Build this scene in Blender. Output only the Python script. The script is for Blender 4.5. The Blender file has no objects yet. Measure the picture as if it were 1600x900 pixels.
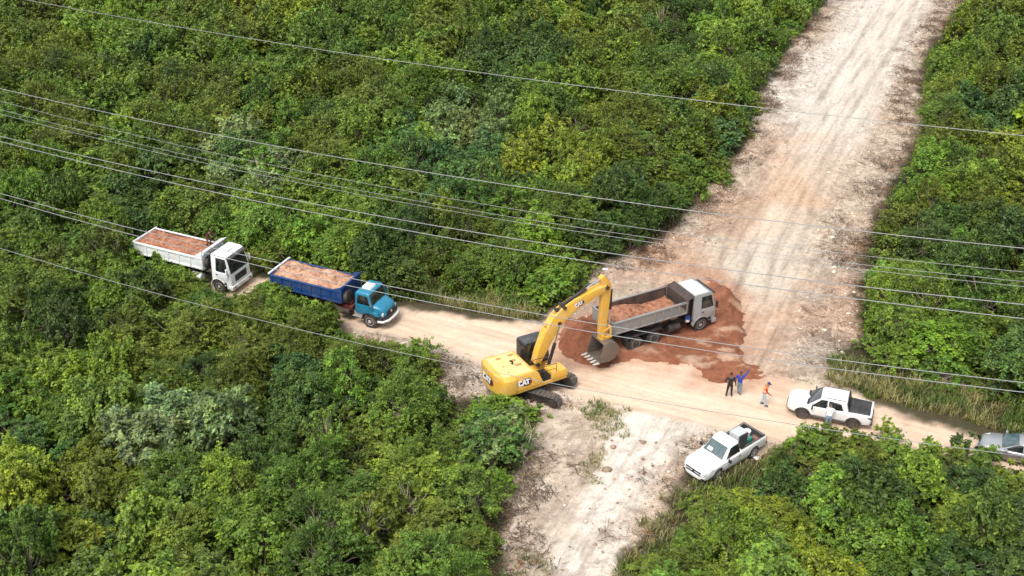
import bpy, bmesh, math, random
import numpy as np
from mathutils import Vector, Matrix

R = math.radians
PI = math.pi
SC = bpy.context.scene
COL = SC.collection
random.seed(11)
RNG = np.random.default_rng(7)

# ------------------------------------------------------------------ camera, world, sun
CAM_H, PITCH, FPX = 41.1, R(30.0), 1750.0
cam_d = bpy.data.cameras.new("camera")
cam_d.sensor_width = 36.0
cam_d.lens = FPX / 1600.0 * 36.0
cam_d.clip_start = 0.5
cam_d.clip_end = 6000.0
cam = bpy.data.objects.new("camera", cam_d)
cam.location = (0, 0, CAM_H)
cam.rotation_euler = (PI / 2 - PITCH, 0, 0)
COL.objects.link(cam)
SC.camera = cam

SUN_EL, SUN_AZ = R(60), R(-148)          # azimuth measured from +Y towards +X
world = bpy.data.worlds.new("World")
SC.world = world
world.use_nodes = True
wn = world.node_tree
for n in list(wn.nodes):
    wn.nodes.remove(n)
w_out = wn.nodes.new("ShaderNodeOutputWorld")
w_bg = wn.nodes.new("ShaderNodeBackground")
w_sky = wn.nodes.new("ShaderNodeTexSky")
w_sky.sky_type = 'NISHITA'
w_sky.sun_disc = False
w_sky.sun_elevation = SUN_EL
w_sky.sun_rotation = SUN_AZ
w_sky.air_density = 1.0
w_sky.dust_density = 4.0
w_sky.ozone_density = 1.0
w_hsv = wn.nodes.new("ShaderNodeHueSaturation")
w_hsv.inputs['Saturation'].default_value = 0.35
w_bg.inputs['Strength'].default_value = 0.15
wn.links.new(w_sky.outputs[0], w_hsv.inputs['Color'])
wn.links.new(w_hsv.outputs[0], w_bg.inputs['Color'])
wn.links.new(w_bg.outputs[0], w_out.inputs['Surface'])

sun_d = bpy.data.lights.new("sun", 'SUN')
sun_d.energy = 1.6
sun_d.angle = R(26)
sun_d.color = (1.0, 0.965, 0.91)
sun = bpy.data.objects.new("sun", sun_d)
sdir = Vector((math.sin(SUN_AZ) * math.cos(SUN_EL), math.cos(SUN_AZ) * math.cos(SUN_EL), math.sin(SUN_EL)))
sun.rotation_euler = sdir.to_track_quat('Z', 'Y').to_euler()
sun.location = (-20, 0, 120)
COL.objects.link(sun)

vs = SC.view_settings
SC.display_settings.display_device = 'sRGB'
vs.view_transform = 'Standard'
vs.look = 'None'
vs.exposure = 0.60
vs.gamma = 1.0
vs.use_curve_mapping = False
SC.render.engine = 'CYCLES'
SC.cycles.use_denoising = True
SC.cycles.max_bounces = 6
SC.cycles.diffuse_bounces = 3
SC.cycles.glossy_bounces = 3
SC.cycles.transmission_bounces = 4
SC.cycles.transparent_max_bounces = 4
SC.cycles.use_adaptive_sampling = True
SC.cycles.adaptive_threshold = 0.02
SC.cycles.sample_clamp_indirect = 4.0
SC.render.use_persistent_data = False

# ------------------------------------------------------------------ photo plan -> ground plan
SP, CP = math.sin(PITCH), math.cos(PITCH)

def at(px, py, z=0.0):
    """ground-plan point (at height z) seen at the survey picture's pixel px, py (1600x900)"""
    a = (px - 800.0) / FPX
    b = (450.0 - py) / FPX
    dx, dy, dz = a, CP + b * SP, -SP + b * CP
    t = (z - CAM_H) / dz
    return Vector((dx * t, dy * t, z))

def proj(x, y, z):
    """inverse of at(): works on arrays"""
    dz = z - CAM_H
    depth = y * CP - dz * SP
    up = y * SP + dz * CP
    return 800.0 + FPX * x / depth, 450.0 - FPX * up / depth

def gpoly(pts):
    return np.array([tuple(at(*p)[:2]) for p in pts])

# ------------------------------------------------------------------ numpy noise, distance, polygons
def _hash(ix, iy, seed):
    h = (ix.astype(np.int64) * 374761393 + iy.astype(np.int64) * 668265263 + seed * 982451653) & 0x7fffffff
    h = ((h ^ (h >> 13)) * 1274126177) & 0x7fffffff
    return ((h ^ (h >> 16)) & 0xffff) / 65535.0

def vnoise(x, y, seed=0):
    x = np.asarray(x, float); y = np.asarray(y, float)
    ix = np.floor(x); iy = np.floor(y)
    fx = x - ix; fy = y - iy
    fx = fx * fx * (3 - 2 * fx); fy = fy * fy * (3 - 2 * fy)
    a = _hash(ix, iy, seed); b = _hash(ix + 1, iy, seed)
    c = _hash(ix, iy + 1, seed); d = _hash(ix + 1, iy + 1, seed)
    return (a * (1 - fx) + b * fx) * (1 - fy) + (c * (1 - fx) + d * fx) * fy

def fbm(x, y, seed=0, oct=4, gain=0.5):
    s = 0; amp = 1; tot = 0
    for k in range(oct):
        s = s + amp * vnoise(x, y, seed + k * 17)
        tot += amp; amp *= gain
        x = x * 2.03 + 5.1; y = y * 2.03 - 3.7
    return s / tot

def inside(poly, X, Y):
    X = np.asarray(X, float); Y = np.asarray(Y, float)
    r = np.zeros(X.shape, bool)
    n = len(poly)
    for i in range(n):
        x1, y1 = poly[i]; x2, y2 = poly[(i + 1) % n]
        if y1 == y2:
            continue
        c = ((y1 > Y) != (y2 > Y)) & (X < (x2 - x1) * (Y - y1) / (y2 - y1) + x1)
        r ^= c
    return r

def segdist(pts, X, Y, closed=True):
    """distance to polyline, plus signed side and arc length of the nearest point"""
    best = np.full(np.shape(X), 1e9); side = np.zeros(np.shape(X)); arc = np.zeros(np.shape(X))
    n = len(pts); L = 0.0
    for i in range(n if closed else n - 1):
        x1, y1 = pts[i]; x2, y2 = pts[(i + 1) % n]
        ex, ey = x2 - x1, y2 - y1
        l2 = ex * ex + ey * ey + 1e-12
        t = np.clip(((X - x1) * ex + (Y - y1) * ey) / l2, 0, 1)
        dx = X - (x1 + t * ex); dy = Y - (y1 + t * ey)
        d = np.hypot(dx, dy)
        m = d < best
        best = np.where(m, d, best)
        side = np.where(m, np.sign(ex * dy - ey * dx) * d, side)
        arc = np.where(m, L + t * math.sqrt(l2), arc)
        L += math.sqrt(l2)
    return best, side, arc

def sdist(poly, X, Y):
    """positive inside"""
    d, _, _ = segdist(poly, X, Y, True)
    return np.where(inside(poly, X, Y), d, -d)

def sstep(a, b, x):
    t = np.clip((x - a) / (b - a), 0, 1)
    return t * t * (3 - 2 * t)

# ------------------------------------------------------------------ properties, materials
def tag(o, label=None, cat=None, group=None, kind=None):
    if label: o['label'] = label
    if cat: o['category'] = cat
    if group: o['group'] = group
    if kind: o['kind'] = kind
    return o

def empty(name, loc=(0, 0, 0), rz=0.0, label=None, cat=None, group=None):
    o = bpy.data.objects.new(name, None)
    o.empty_display_size = 0.3
    COL.objects.link(o)
    o.location = loc
    o.rotation_euler = (0, 0, rz)
    return tag(o, label, cat, group)

MATS = {}
def new_mat(name):
    m = bpy.data.materials.new(name)
    m.use_nodes = True
    nt = m.node_tree
    for n in list(nt.nodes):
        nt.nodes.remove(n)
    out = nt.nodes.new("ShaderNodeOutputMaterial")
    b = nt.nodes.new("ShaderNodeBsdfPrincipled")
    nt.links.new(b.outputs[0], out.inputs['Surface'])
    MATS[name] = m
    return m, nt, b, out

def N(nt, typ, **kw):
    n = nt.nodes.new(typ)
    for k, v in kw.items():
        if k.startswith('i_'):
            n.inputs[k[2:].replace('_', ' ')].default_value = v
        else:
            setattr(n, k, v)
    return n

def ramp(nt, fac, stops, interp='LINEAR'):
    r = nt.nodes.new("ShaderNodeValToRGB")
    r.color_ramp.interpolation = interp
    e = r.color_ramp.elements
    while len(e) > len(stops):
        e.remove(e[-1])
    while len(e) < len(stops):
        e.new(0.5)
    for el, (p, c) in zip(e, stops):
        el.position = p
        el.color = c if len(c) == 4 else (*c, 1)
    nt.links.new(fac, r.inputs[0])
    return r

def mixc(nt, a, b, fac, mode='MIX'):
    m = nt.nodes.new("ShaderNodeMix")
    m.data_type = 'RGBA'; m.blend_type = mode
    ins = [i for i in m.inputs if i.type == 'RGBA']
    f = [i for i in m.inputs if i.type == 'VALUE'][0]
    for sock, v in ((f, fac), (ins[0], a), (ins[1], b)):
        if hasattr(v, 'links') or hasattr(v, 'is_linked'):
            nt.links.new(v, sock)
        else:
            sock.default_value = v if not isinstance(v, tuple) or len(v) == 4 else (*v, 1)
    return [o for o in m.outputs if o.type == 'RGBA'][0]

def paint(name, col, rough=0.4, metal=0.0, dirt=0.25, dirtcol=(0.36, 0.27, 0.19), scale=1.6, coat=0.0, spec=0.5, bump=0.0):
    m, nt, b, out = new_mat(name)
    tc = N(nt, "ShaderNodeTexCoord")
    n1 = N(nt, "ShaderNodeTexNoise"); n1.inputs['Scale'].default_value = scale; n1.inputs['Detail'].default_value = 8
    n1.inputs['Roughness'].default_value = 0.65
    nt.links.new(tc.outputs['Object'], n1.inputs['Vector'])
    r1 = ramp(nt, n1.outputs['Fac'], [(0.42, (0, 0, 0)), (0.72, (1, 1, 1))])
    mul = N(nt, "ShaderNodeMath", operation='MULTIPLY'); mul.inputs[1].default_value = dirt
    nt.links.new(r1.outputs[0], mul.inputs[0])
    c = mixc(nt, col, dirtcol, mul.outputs[0])
    n2 = N(nt, "ShaderNodeTexNoise"); n2.inputs['Scale'].default_value = 14; n2.inputs['Detail'].default_value = 5
    nt.links.new(tc.outputs['Object'], n2.inputs['Vector'])
    r2 = ramp(nt, n2.outputs['Fac'], [(0.3, (0.86, 0.86, 0.86)), (0.7, (1.06, 1.06, 1.06))])
    c = mixc(nt, c, r2.outputs[0], 1.0, 'MULTIPLY')
    nt.links.new(c, b.inputs['Base Color'])
    b.inputs['Metallic'].default_value = metal
    b.inputs['Specular IOR Level'].default_value = spec
    b.inputs['Coat Weight'].default_value = coat
    rr = N(nt, "ShaderNodeMapRange"); rr.inputs[3].default_value = rough; rr.inputs[4].default_value = min(1, rough + 0.4)
    nt.links.new(mul.outputs[0], rr.inputs[0])
    nt.links.new(rr.outputs[0], b.inputs['Roughness'])
    if bump:
        bm_ = N(nt, "ShaderNodeBump"); bm_.inputs['Strength'].default_value = bump; bm_.inputs['Distance'].default_value = 0.03
        nt.links.new(n2.outputs['Fac'], bm_.inputs['Height'])
        nt.links.new(bm_.outputs[0], b.inputs['Normal'])
    return m

# ------------------------------------------------------------------ mesh builder
class MB:
    def __init__(s):
        s.v = []; s.f = []; s.m = []
    def _add(s, vs, fs, m=0):
        o = len(s.v)
        s.v += [tuple(v) for v in vs]
        s.f += [tuple(i + o for i in f) for f in fs]
        s.m += [m] * len(fs)
        return s
    def box(s, c, d, m=0, rot=None):
        hx, hy, hz = d[0] / 2, d[1] / 2, d[2] / 2
        vs = [Vector((x, y, z)) for x in (-hx, hx) for y in (-hy, hy) for z in (-hz, hz)]
        if rot is not None:
            vs = [rot @ v for v in vs]
        vs = [v + Vector(c) for v in vs]
        return s._add(vs, [(0, 1, 3, 2), (4, 6, 7, 5), (0, 4, 5, 1), (2, 3, 7, 6), (0, 2, 6, 4), (1, 5, 7, 3)], m)
    def hexa(s, b4, t4, m=0):
        """bottom 4 and top 4 corners, both counterclockwise seen from above"""
        return s._add(list(b4) + list(t4), [(3, 2, 1, 0), (4, 5, 6, 7), (0, 1, 5, 4), (1, 2, 6, 5), (2, 3, 7, 6), (3, 0, 4, 7)], m)
    def prism(s, pts, a0, a1, m=0, axis='y'):
        """polygon (u,w) extruded along axis from a0 to a1; a0/a1 may be functions of (u,w)"""
        f0 = a0 if callable(a0) else (lambda u, w: a0)
        f1 = a1 if callable(a1) else (lambda u, w: a1)
        def mk(u, w, a):
            return {'y': (u, a, w), 'x': (a, u, w), 'z': (u, w, a)}[axis]
        n = len(pts)
        vs = [mk(u, w, f0(u, w)) for u, w in pts] + [mk(u, w, f1(u, w)) for u, w in pts]
        fs = [tuple(range(n - 1, -1, -1)), tuple(range(n, 2 * n))]
        fs += [(i, (i + 1) % n, n + (i + 1) % n, n + i) for i in range(n)]
        return s._add(vs, fs, m)
    def loft(s, rings, m=0, cap=True, closed=True):
        n = len(rings[0]); vs = [p for r in rings for p in r]; fs = []
        for k in range(len(rings) - 1):
            for i in range(n if closed else n - 1):
                j = (i + 1) % n
                fs.append((k * n + i, k * n + j, (k + 1) * n + j, (k + 1) * n + i))
        if cap and closed:
            fs.append(tuple(range(n - 1, -1, -1)))
            fs.append(tuple((len(rings) - 1) * n + i for i in range(n)))
        return s._add(vs, fs, m)
    def cyl(s, p0, p1, r0, r1=None, n=16, m=0, cap=True):
        r1 = r0 if r1 is None else r1
        return s.tube([p0, p1], [r0, r1], n, m, cap)
    def tube(s, path, rad, n=8, m=0, cap=True):
        path = [Vector(p) for p in path]
        if not hasattr(rad, '__len__'):
            rad = [rad] * len(path)
        rings = []
        for i, p in enumerate(path):
            d = (path[min(i + 1, len(path) - 1)] - path[max(i - 1, 0)])
            if d.length < 1e-9: d = Vector((0, 0, 1))
            d.normalize()
            ref = Vector((0, 0, 1)) if abs(d.z) < 0.9 else Vector((1, 0, 0))
            a = d.cross(ref).normalized(); b = d.cross(a).normalized()
            rings.append([p + (a * math.cos(2 * PI * k / n) + b * math.sin(2 * PI * k / n)) * rad[i] for k in range(n)])
        return s.loft(rings, m, cap)
    def lathe(s, prof, c, axis='y', n=24, m=0, mats=None):
        """prof = [(a, r)...] along axis, revolved (closed profile ends at r>0 are capped)"""
        c = Vector(c); rings = []
        for a, r in prof:
            ring = []
            for k in range(n):
                t = 2 * PI * k / n
                if axis == 'y': p = Vector((r * math.cos(t), a, -r * math.sin(t)))
                elif axis == 'x': p = Vector((a, r * math.cos(t), r * math.sin(t)))
                else: p = Vector((r * math.cos(t), r * math.sin(t), a))
                ring.append(c + p)
            rings.append(ring)
        vs = [p for r in rings for p in r]; 
        for k in range(len(rings) - 1):
            fs = [(k * n + i, k * n + (i + 1) % n, (k + 1) * n + (i + 1) % n, (k + 1) * n + i) for i in range(n)]
            if k == 0:
                base = len(s.v); s.v += [tuple(p) for p in vs]
            s.f += [tuple(i + base for i in f) for f in fs]
            s.m += [mats[k] if mats else m] * n
        s.f.append(tuple(base + i for i in range(n - 1, -1, -1))); s.m.append(mats[0] if mats else m)
        e = (len(rings) - 1) * n
        s.f.append(tuple(base + e + i for i in range(n))); s.m.append(mats[-1] if mats else m)
        return s
    def build(s, name, mats, parent=None, bevel=0.0, seg=2, smooth=True, ang=35):
        if not isinstance(mats, (list, tuple)): mats = [mats]
        me = bpy.data.meshes.new(name)
        me.from_pydata(s.v, [], s.f)
        for m in mats: me.materials.append(m)
        me.polygons.foreach_set('material_index', s.m)
        bm = bmesh.new(); bm.from_mesh(me)
        bmesh.ops.recalc_face_normals(bm, faces=bm.faces)
        if bevel > 0:
            ed = [e for e in bm.edges if len(e.link_faces) == 2 and e.calc_face_angle(0) > R(28)]
            bmesh.ops.bevel(bm, geom=ed, offset=bevel, segments=seg, affect='EDGES', profile=0.6, clamp_overlap=True)
        bm.to_mesh(me); bm.free()
        if smooth:
            me.polygons.foreach_set('use_smooth', [True] * len(me.polygons))
            try:
                me.set_sharp_from_angle(angle=R(ang))
            except Exception:
                pass
        me.update()
        o = bpy.data.objects.new(name, me)
        COL.objects.link(o)
        if parent is not None: o.parent = parent
        return o

def np_mesh(name, V, F, mats, colors=None, smooth=False, parent=None, link=True, F2=None, mi=None):
    """V (n,3) F (m,4) or (m,3); colors (n,3) -> attribute 'tint'"""
    me = bpy.data.meshes.new(name)
    k = F.shape[1]
    nf = len(F)
    me.vertices.add(len(V)); me.vertices.foreach_set('co', V.astype(np.float32).ravel())
    me.loops.add(nf * k); me.loops.foreach_set('vertex_index', F.astype(np.int32).ravel())
    me.polygons.add(nf)
    me.polygons.foreach_set('loop_start', (np.arange(nf) * k).astype(np.int32))
    try:
        me.polygons.foreach_set('loop_total', np.full(nf, k, np.int32))
    except Exception:
        pass
    if colors is not None:
        a = me.attributes.new('tint', 'FLOAT_COLOR', 'POINT')
        c = np.ones((len(V), 4), np.float32); c[:, :colors.shape[1]] = colors
        a.data.foreach_set('color', c.ravel())
    for m in (mats if isinstance(mats, (list, tuple)) else [mats]): me.materials.append(m)
    if mi is not None: me.polygons.foreach_set('material_index', np.asarray(mi, np.int32))
    if smooth: me.polygons.foreach_set('use_smooth', np.ones(nf, bool))
    me.update(calc_edges=True)
    me.validate()
    o = bpy.data.objects.new(name, me)
    if link: COL.objects.link(o)
    if parent is not None: o.parent = parent
    return o

def cut(o, cutters):
    """boolean difference with MB cutters, baked into the mesh"""
    for c in cutters:
        co = c.build('cutter', [], smooth=False)
        md = o.modifiers.new('b', 'BOOLEAN'); md.operation = 'DIFFERENCE'; md.object = co; md.solver = 'EXACT'
        bpy.context.view_layer.update()
        dg = bpy.context.evaluated_depsgraph_get()
        me = bpy.data.meshes.new_from_object(o.evaluated_get(dg), depsgraph=dg)
        o.modifiers.clear()
        o.data = me
        bpy.data.objects.remove(co)
        try: me.set_sharp_from_angle(angle=R(35))
        except Exception: pass
    return o

def clone(o, parent=None):
    c = o.copy(); COL.objects.link(c)
    if parent is not None: c.parent = parent
    for ch in list(o.children): clone(ch, c)
    return c
# ------------------------------------------------------------------ ground plan (traced edges of the clearing, tracks and soils)
CLEAR_PX = [(515,512),(600,548),(668,588),(690,612),(745,630),(835,640),(828,690),(805,745),(783,790),(775,850),(800,905),
            (790,1010),(915,1010),(965,905),(1000,850),(1045,790),(1066,752),(1110,730),(1185,715),(1290,690),(1400,700),
            (1500,715),(1600,745),(1720,778),(1720,730),(1600,700),(1480,672),(1360,632),(1322,600),(1318,560),
            (1342,520),(1348,450),(1352,370),(1388,300),(1408,260),(1436,200),(1442,90),(1468,50),(1502,0),(1560,-60),(1700,-160),
            (1500,-160),(1340,-60),(1290,0),(1240,60),(1212,110),(1178,160),(1172,215),(1128,270),(1085,322),(1050,362),(980,395),
            (928,425),(912,458),(862,484),(842,508),(760,500),(690,488),(630,476),(560,463),(470,443),(390,425),(300,404),(222,386),
            (212,404),(300,440),(390,466),(470,490)]
ROAD_C_PX = [(-250,272),(-100,306),(0,334),(100,362),(200,392),(300,416),(390,446),(470,468),(560,484),(640,502),(730,520),(850,552),
             (950,585),(1050,604),(1150,625),(1250,648),(1360,672),(1480,700),(1600,735),(1720,768),(1850,800)]
STRIP_C_PX = [(1580,-160),(1440,-40),(1408,20),(1370,90),(1320,170),(1268,240),(1225,310),(1195,380),(1180,440),(1165,500),(1120,580)]
STRIP2_C_PX = [(1120,580),(1040,660),(985,720),(930,800),(885,880),(850,960),(830,1010)]
STRIP3_C_PX = [(840,640),(880,690),(868,740),(830,800),(805,870),(790,960)]
RED_PX = [(868,520),(880,500),(905,495),(950,486),(1000,505),(1060,500),(1090,470),(1100,440),(1092,425),(1115,432),(1145,450),(1160,475),(1166,500),
          (1165,540),(1172,562),(1196,590),(1200,600),(1150,596),(1110,596),(1090,590),(1092,572),(1060,570),(1020,568),(985,566),(960,568),(935,573),(905,574),(880,560),(868,545)]
GRASS_PX = [
    ([(610,425),(700,440),(840,478),(838,500),(770,497),(690,482),(628,470)], 1.0),
    ([(1318,566),(1350,575),(1500,600),(1620,635),(1620,700),(1480,668),(1360,628),(1330,606),(1290,600),(1290,585)], 1.0),
    ([(905,640),(935,612),(990,618),(1000,640),(960,655),(980,690),(955,680),(945,720),(925,750),(918,735),(935,700),(935,672)], .6),
    ([(1185,715),(1110,745),(1060,770),(1010,840),(965,905),(965,1000),(1200,1000),(1160,830),(1180,760),(1290,700)], .85),
    ([(1040,655),(1120,650),(1230,690),(1180,705),(1060,720),(1035,690)], .16),
    ([(200,366),(300,388),(390,408),(470,424),(560,444),(640,458),(632,480),(560,468),(470,448),(390,430),(300,410),(212,394)], 1.0),
    ([(60,300),(230,345),(230,395),(140,370),(60,348)], .9),
    ([(395,428),(440,450),(530,470),(520,500),(390,470)], .8),
    ([(790,870),(835,862),(875,885),(860,915),(800,915)], .5),
    ([(1195,600),(1280,590),(1320,605),(1290,612),(1230,612)], .2),
]
clear_g, red_g = gpoly(CLEAR_PX), gpoly(RED_PX)
road_c, strip_c, strip2_c, strip3_c = gpoly(ROAD_C_PX), gpoly(STRIP_C_PX), gpoly(STRIP2_C_PX), gpoly(STRIP3_C_PX)
grass_g = [(gpoly(p), w) for p, w in GRASS_PX]
PAL_SAND_PX = [([(1300,60),(1180,110),(1178,215),(1260,230),(1340,120),(1400,0),(1300,0)], 'white'),
               ([(985,640),(1075,660),(1060,700),(990,725),(950,720),(940,690)], 'white'),
               ([(1350,520),(1348,400),(1290,430),(1200,470),(1190,540),(1250,580),(1318,575)], 'grey'),
               ([(515,512),(600,520),(760,548),(850,575),(840,640),(745,630),(690,612),(600,548)], 'grey'),
               ([(940,425),(1050,365),(1080,380),(1050,430),(960,450)], 'pink')]
pal_g = [(gpoly(p), k) for p, k in PAL_SAND_PX]

white_g = gpoly([(1000,648),(1075,668),(1062,700),(1000,735),(955,800),(915,905),(850,905),(895,830),(930,760),(975,700),(950,690)])
band_g = gpoly([(845,655),(900,640),(938,700),(925,760),(880,800),(850,870),(795,880),(790,800),(820,740)])
haul_g = gpoly([(1378,-40),(1372,5),(1340,60),(1312,130),(1288,185),(1266,228),(1300,222),(1352,226),(1372,190),(1402,120),(1432,60),(1452,0),(1470,-40)])
tan_g = gpoly([(1088,345),(1120,318),(1165,300),(1210,300),(1200,340),(1160,372),(1090,370)])
cream_g = gpoly([(1110,420),(1180,372),(1250,345),(1290,360),(1270,410),(1230,450),(1180,480),(1165,455),(1120,430)])
def road_core(X, Y):
    w = fbm(X * .35, Y * .35, 3) - .5
    d, s, a = segdist(road_c, X, Y, False)
    half = 2.25 + 1.1 * sstep(-12, 8, X) + .5 * w
    return half - d, s, a

def ground_z(X, Y):
    """gentle lie of the land plus ruts and clods in the worked soil"""
    X = np.asarray(X, float); Y = np.asarray(Y, float)
    sd = sdist(clear_g, X, Y)
    veg = sstep(0.5, -4.0, sd)
    z = veg * (fbm(X * .09, Y * .09, 5, 3) - .45) * 1.1
    far = np.hypot(X, Y - 80)
    z = z + sstep(150, 900, far) * (fbm(X * .004, Y * .004, 9, 3) - .5) * 40
    rc, rs, ra = road_core(X, Y)
    ro = sstep(-.3, .8, rc)
    z = z - ro * .03
    _, s1, _ = segdist(strip_c, X, Y, False)
    tr = sstep(2.8, 1.6, np.abs(s1))
    rough = (1 - ro) * (1 - tr * .8) * sstep(-1, 1, sd)
    calm = sstep(4.5, 8.5, np.hypot((X - 10.5) * .8, Y - 73))          # levelled where the lorry was worked
    calm2 = sstep(3.5, 6, np.hypot(X - 13.5, Y - 56.5))
    calm = calm * calm2
    _, q2, b2 = segdist(strip2_c, X, Y, False)
    below = rs < 0
    an = np.where(below, fbm(q2 * 1.7, b2 * .22, 23, 5, .6), fbm(s1 * 1.3, Y * .5, 25, 5, .62))
    z = z + rough * calm * np.where(below, (an - .5) * .34 + (fbm(X * 2.2, Y * 2.2, 27, 3) - .5) * .08, (an - .5) * .30 + (fbm(X * 1.1, Y * 1.1, 21, 4, .6) - .5) * .34)
    z = z + .16 * np.exp(-((np.abs(s1) - 3.1) / .35) ** 2) * sstep(84, 92, Y) * (.4 + fbm(X * .6, Y * .6, 29, 3))
    edge = sstep(6.0, 1.0, sd) * sstep(-.5, 1, sd) * (1 - ro)
    z = z + edge * calm * (fbm(X * .8, Y * .8, 31, 4, .65) ** 2) * .55
    z = z - ro * np.exp(-((np.abs(rs) - .95) / .22) ** 2) * .035
    z = z - tr * np.exp(-((np.abs(s1) - .9) / .22) ** 2) * .05
    z = z + sstep(.0, -.5, rc) * sstep(-1.2, -.4, rc) * sstep(0, 1, sd) * .06 * fbm(X * 2, Y * 2, 8)
    return z

def gz(x, y):
    return float(ground_z(np.array([x]), np.array([y]))[0])

def steps(a, b, d):
    n = max(1, int(round((b - a) / d)))
    return list(np.linspace(a, b, n, endpoint=False))
xs = [-2500, -1500, -900, -500, -300, -200, -150, -120, -100, -88, -80] + steps(-74, -28, .5) + steps(-28, 45, .2) + steps(45, 74, .45) + [74, 80, 88, 100, 120, 150, 200, 300, 500, 900, 1500, 2500]
ys = [-600, -300, -150, -60, -20, 0, 15, 25, 32] + steps(36, 80, .19) + steps(80, 115, .28) + steps(115, 155, .42) + [155, 160, 166, 174, 184, 200, 230, 280, 350, 450, 700, 1200, 2500, 4000]
xs, ys = np.array(xs, float), np.array(ys, float)
GX, GY = np.meshgrid(xs, ys)
GZ = ground_z(GX, GY)

# soil colours per spot of ground
def soil(X, Y):
    def C(*c): return np.array(c, float)
    sd = sdist(clear_g, X + (fbm(X * .7, Y * .7, 41) - .5) * 2.2, Y + (fbm(X * .7, Y * .7, 43) - .5) * 2.2)
    n1 = fbm(X * .22, Y * .22, 51, 4)[..., None]; n2 = fbm(X * 1.3, Y * 1.3, 53, 4, .6)[..., None]
    _, qs, qa = segdist(strip2_c, X, Y, False)
    _, ps, pa = segdist(strip_c, X, Y, False)
    below = (segdist(road_c, X, Y, False)[1] < 0)
    an = np.where(below, fbm(qs * 1.5, qa * .28, 55, 5, .62), fbm(ps * 1.3, pa * .45, 57, 5, .62))[..., None]
    n2 = n2 * .35 + an * .65
    litter = C(.050, .047, .026) * (.5 + n2) + C(.035, .022, .012) * n1
    sand = C(.55, .465, .37) * (.78 + .42 * n2) 
    sand = sand * (1 - sstep(.5, .68, n1) * .28) + C(.50, .36, .25) * sstep(.5, .68, n1) * .28
    for g, k in pal_g:
        w = sstep(-1.5, 2.0, sdist(g, X, Y) + (fbm(X * .5, Y * .5, 61) - .5) * 4)[..., None]
        c = {'white': C(.66, .615, .55), 'grey': C(.43, .385, .325), 'pink': C(.56, .40, .30)}[k] * (.72 + .52 * n2)
        sand = sand * (1 - w * .85) + c * w * .85
    # worked, streaky tracks
    _, s1, a1 = segdist(strip_c, X, Y, False)
    st = fbm(s1 * 1.6, a1 * .11, 71, 4, .6)[..., None]
    w1 = (sstep(4.4, 2.2, np.abs(s1 + (fbm(X * .3, Y * .3, 73) - .5) * 3)))[..., None]
    peach = C(.64, .50, .38) * (.74 + .5 * st)
    up = sstep(92, 99, Y)[..., None]
    peach = peach * (1 - up) + C(.64, .57, .485) * (.74 + .46 * st) * up
    sand = sand * (1 - w1 * .8) + peach * w1 * .8
    for cc, sdn, col in ((strip2_c, 81, C(.70, .64, .56)), (strip3_c, 83, C(.56, .475, .385))):
        _, s2, a2 = segdist(cc, X, Y, False)
        st2 = fbm(s2 * 1.7, a2 * .14, sdn, 4, .6)[..., None]
        w2 = sstep(3.0, 1.6, np.abs(s2 + (fbm(X * .4, Y * .4, sdn + 1) - .5) * 2.6))[..., None]
        sand = sand * (1 - w2 * .85) + col * (.74 + .5 * st2) * w2 * .85
    for g, cc_, wt in ((white_g, C(.66, .61, .54), .8), (band_g, C(.50, .42, .335), .7), (haul_g, C(.66, .585, .50), .85), (tan_g, C(.47, .335, .235), .8), (cream_g, C(.60, .525, .43), .8)):
        q = sdist(g, X, Y) + (fbm(X * .8, Y * .8, 85) - .5) * 1.6
        wq = sstep(-.35, .6, q)[..., None] * wt
        sand = sand * (1 - wq) + cc_ * (.80 + .34 * st) * wq
    # rut pairs cut by the lorries along the strip
    for off in (-1.0, 1.0, 2.6, -3.1):
        rt_ = np.exp(-((s1 - off - (fbm(a1 * .05, a1 * 0, 87 + int(off * 3)) - .5) * 1.5) / .30) ** 2) * sstep(.3, .5, fbm(a1 * .12, s1 * .1, 89 + int(off * 5)))
        sand = sand * (1 - .26 * rt_[..., None])
    _, t3, b3 = segdist(strip3_c, X, Y, False)
    for off in (-1.3, .9):          # track prints of the excavator
        tw_ = sstep(.42, .26, np.abs(t3 - off)) * (fbm(b3 * .3, t3 * .2, 95) > .38)
        sand = sand * (1 - (.20 * tw_ * (.5 + .5 * np.sign(np.sin(b3 * 2 * PI / .62))))[..., None])
    # reddish wash over the middle of the crossing and the strip
    wr = (sstep(.5, .72, fbm(X * .16, Y * .16, 91, 3)) * sstep(118, 96, Y) * sstep(60, 66, Y) * sstep(4, 11, X))[..., None]
    sand = sand * (1 - wr * .5) + C(.55, .34, .22) * (.8 + .4 * n2) * wr * .5
    # roots, twigs, dark clods of the torn-up margins
    mg = (.75 * sstep(7.5, .6, sd) * sstep(.40, .62, fbm(X * 1.5, Y * 1.5, 97, 4, .65)))[..., None]
    sand = sand * (1 - mg * .6) + C(.17, .115, .08) * (.6 + .8 * n2) * mg * .72
    gm = 0
    for g, wgt in grass_g:
        gm = np.maximum(gm, wgt * sstep(-.6, .9, sdist(g, X, Y) + (fbm(X * .9, Y * .9, 101) - .5) * 2.4))
    gm = (gm * sstep(.28, .52, fbm(X * 2.1, Y * 2.1, 103, 3)))[..., None]
    sand = sand * (1 - gm * .8) + C(.17, .16, .075) * (.6 + .7 * n2) * gm * .8
    rc, rs, ra = road_core(X, Y)
    rst = fbm(rs * 2.2, ra * .12, 111, 4, .6)[..., None]
    rw = sstep(-.25, .45, rc + (fbm(X * 1.2, Y * 1.2, 113) - .5) * .8)[..., None]
    road = C(.65, .485, .355) * (.80 + .36 * rst) * (.9 + .2 * n2)
    road = road + np.exp(-((np.abs(rs) - .95) / .3) ** 2)[..., None] * .03
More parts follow.
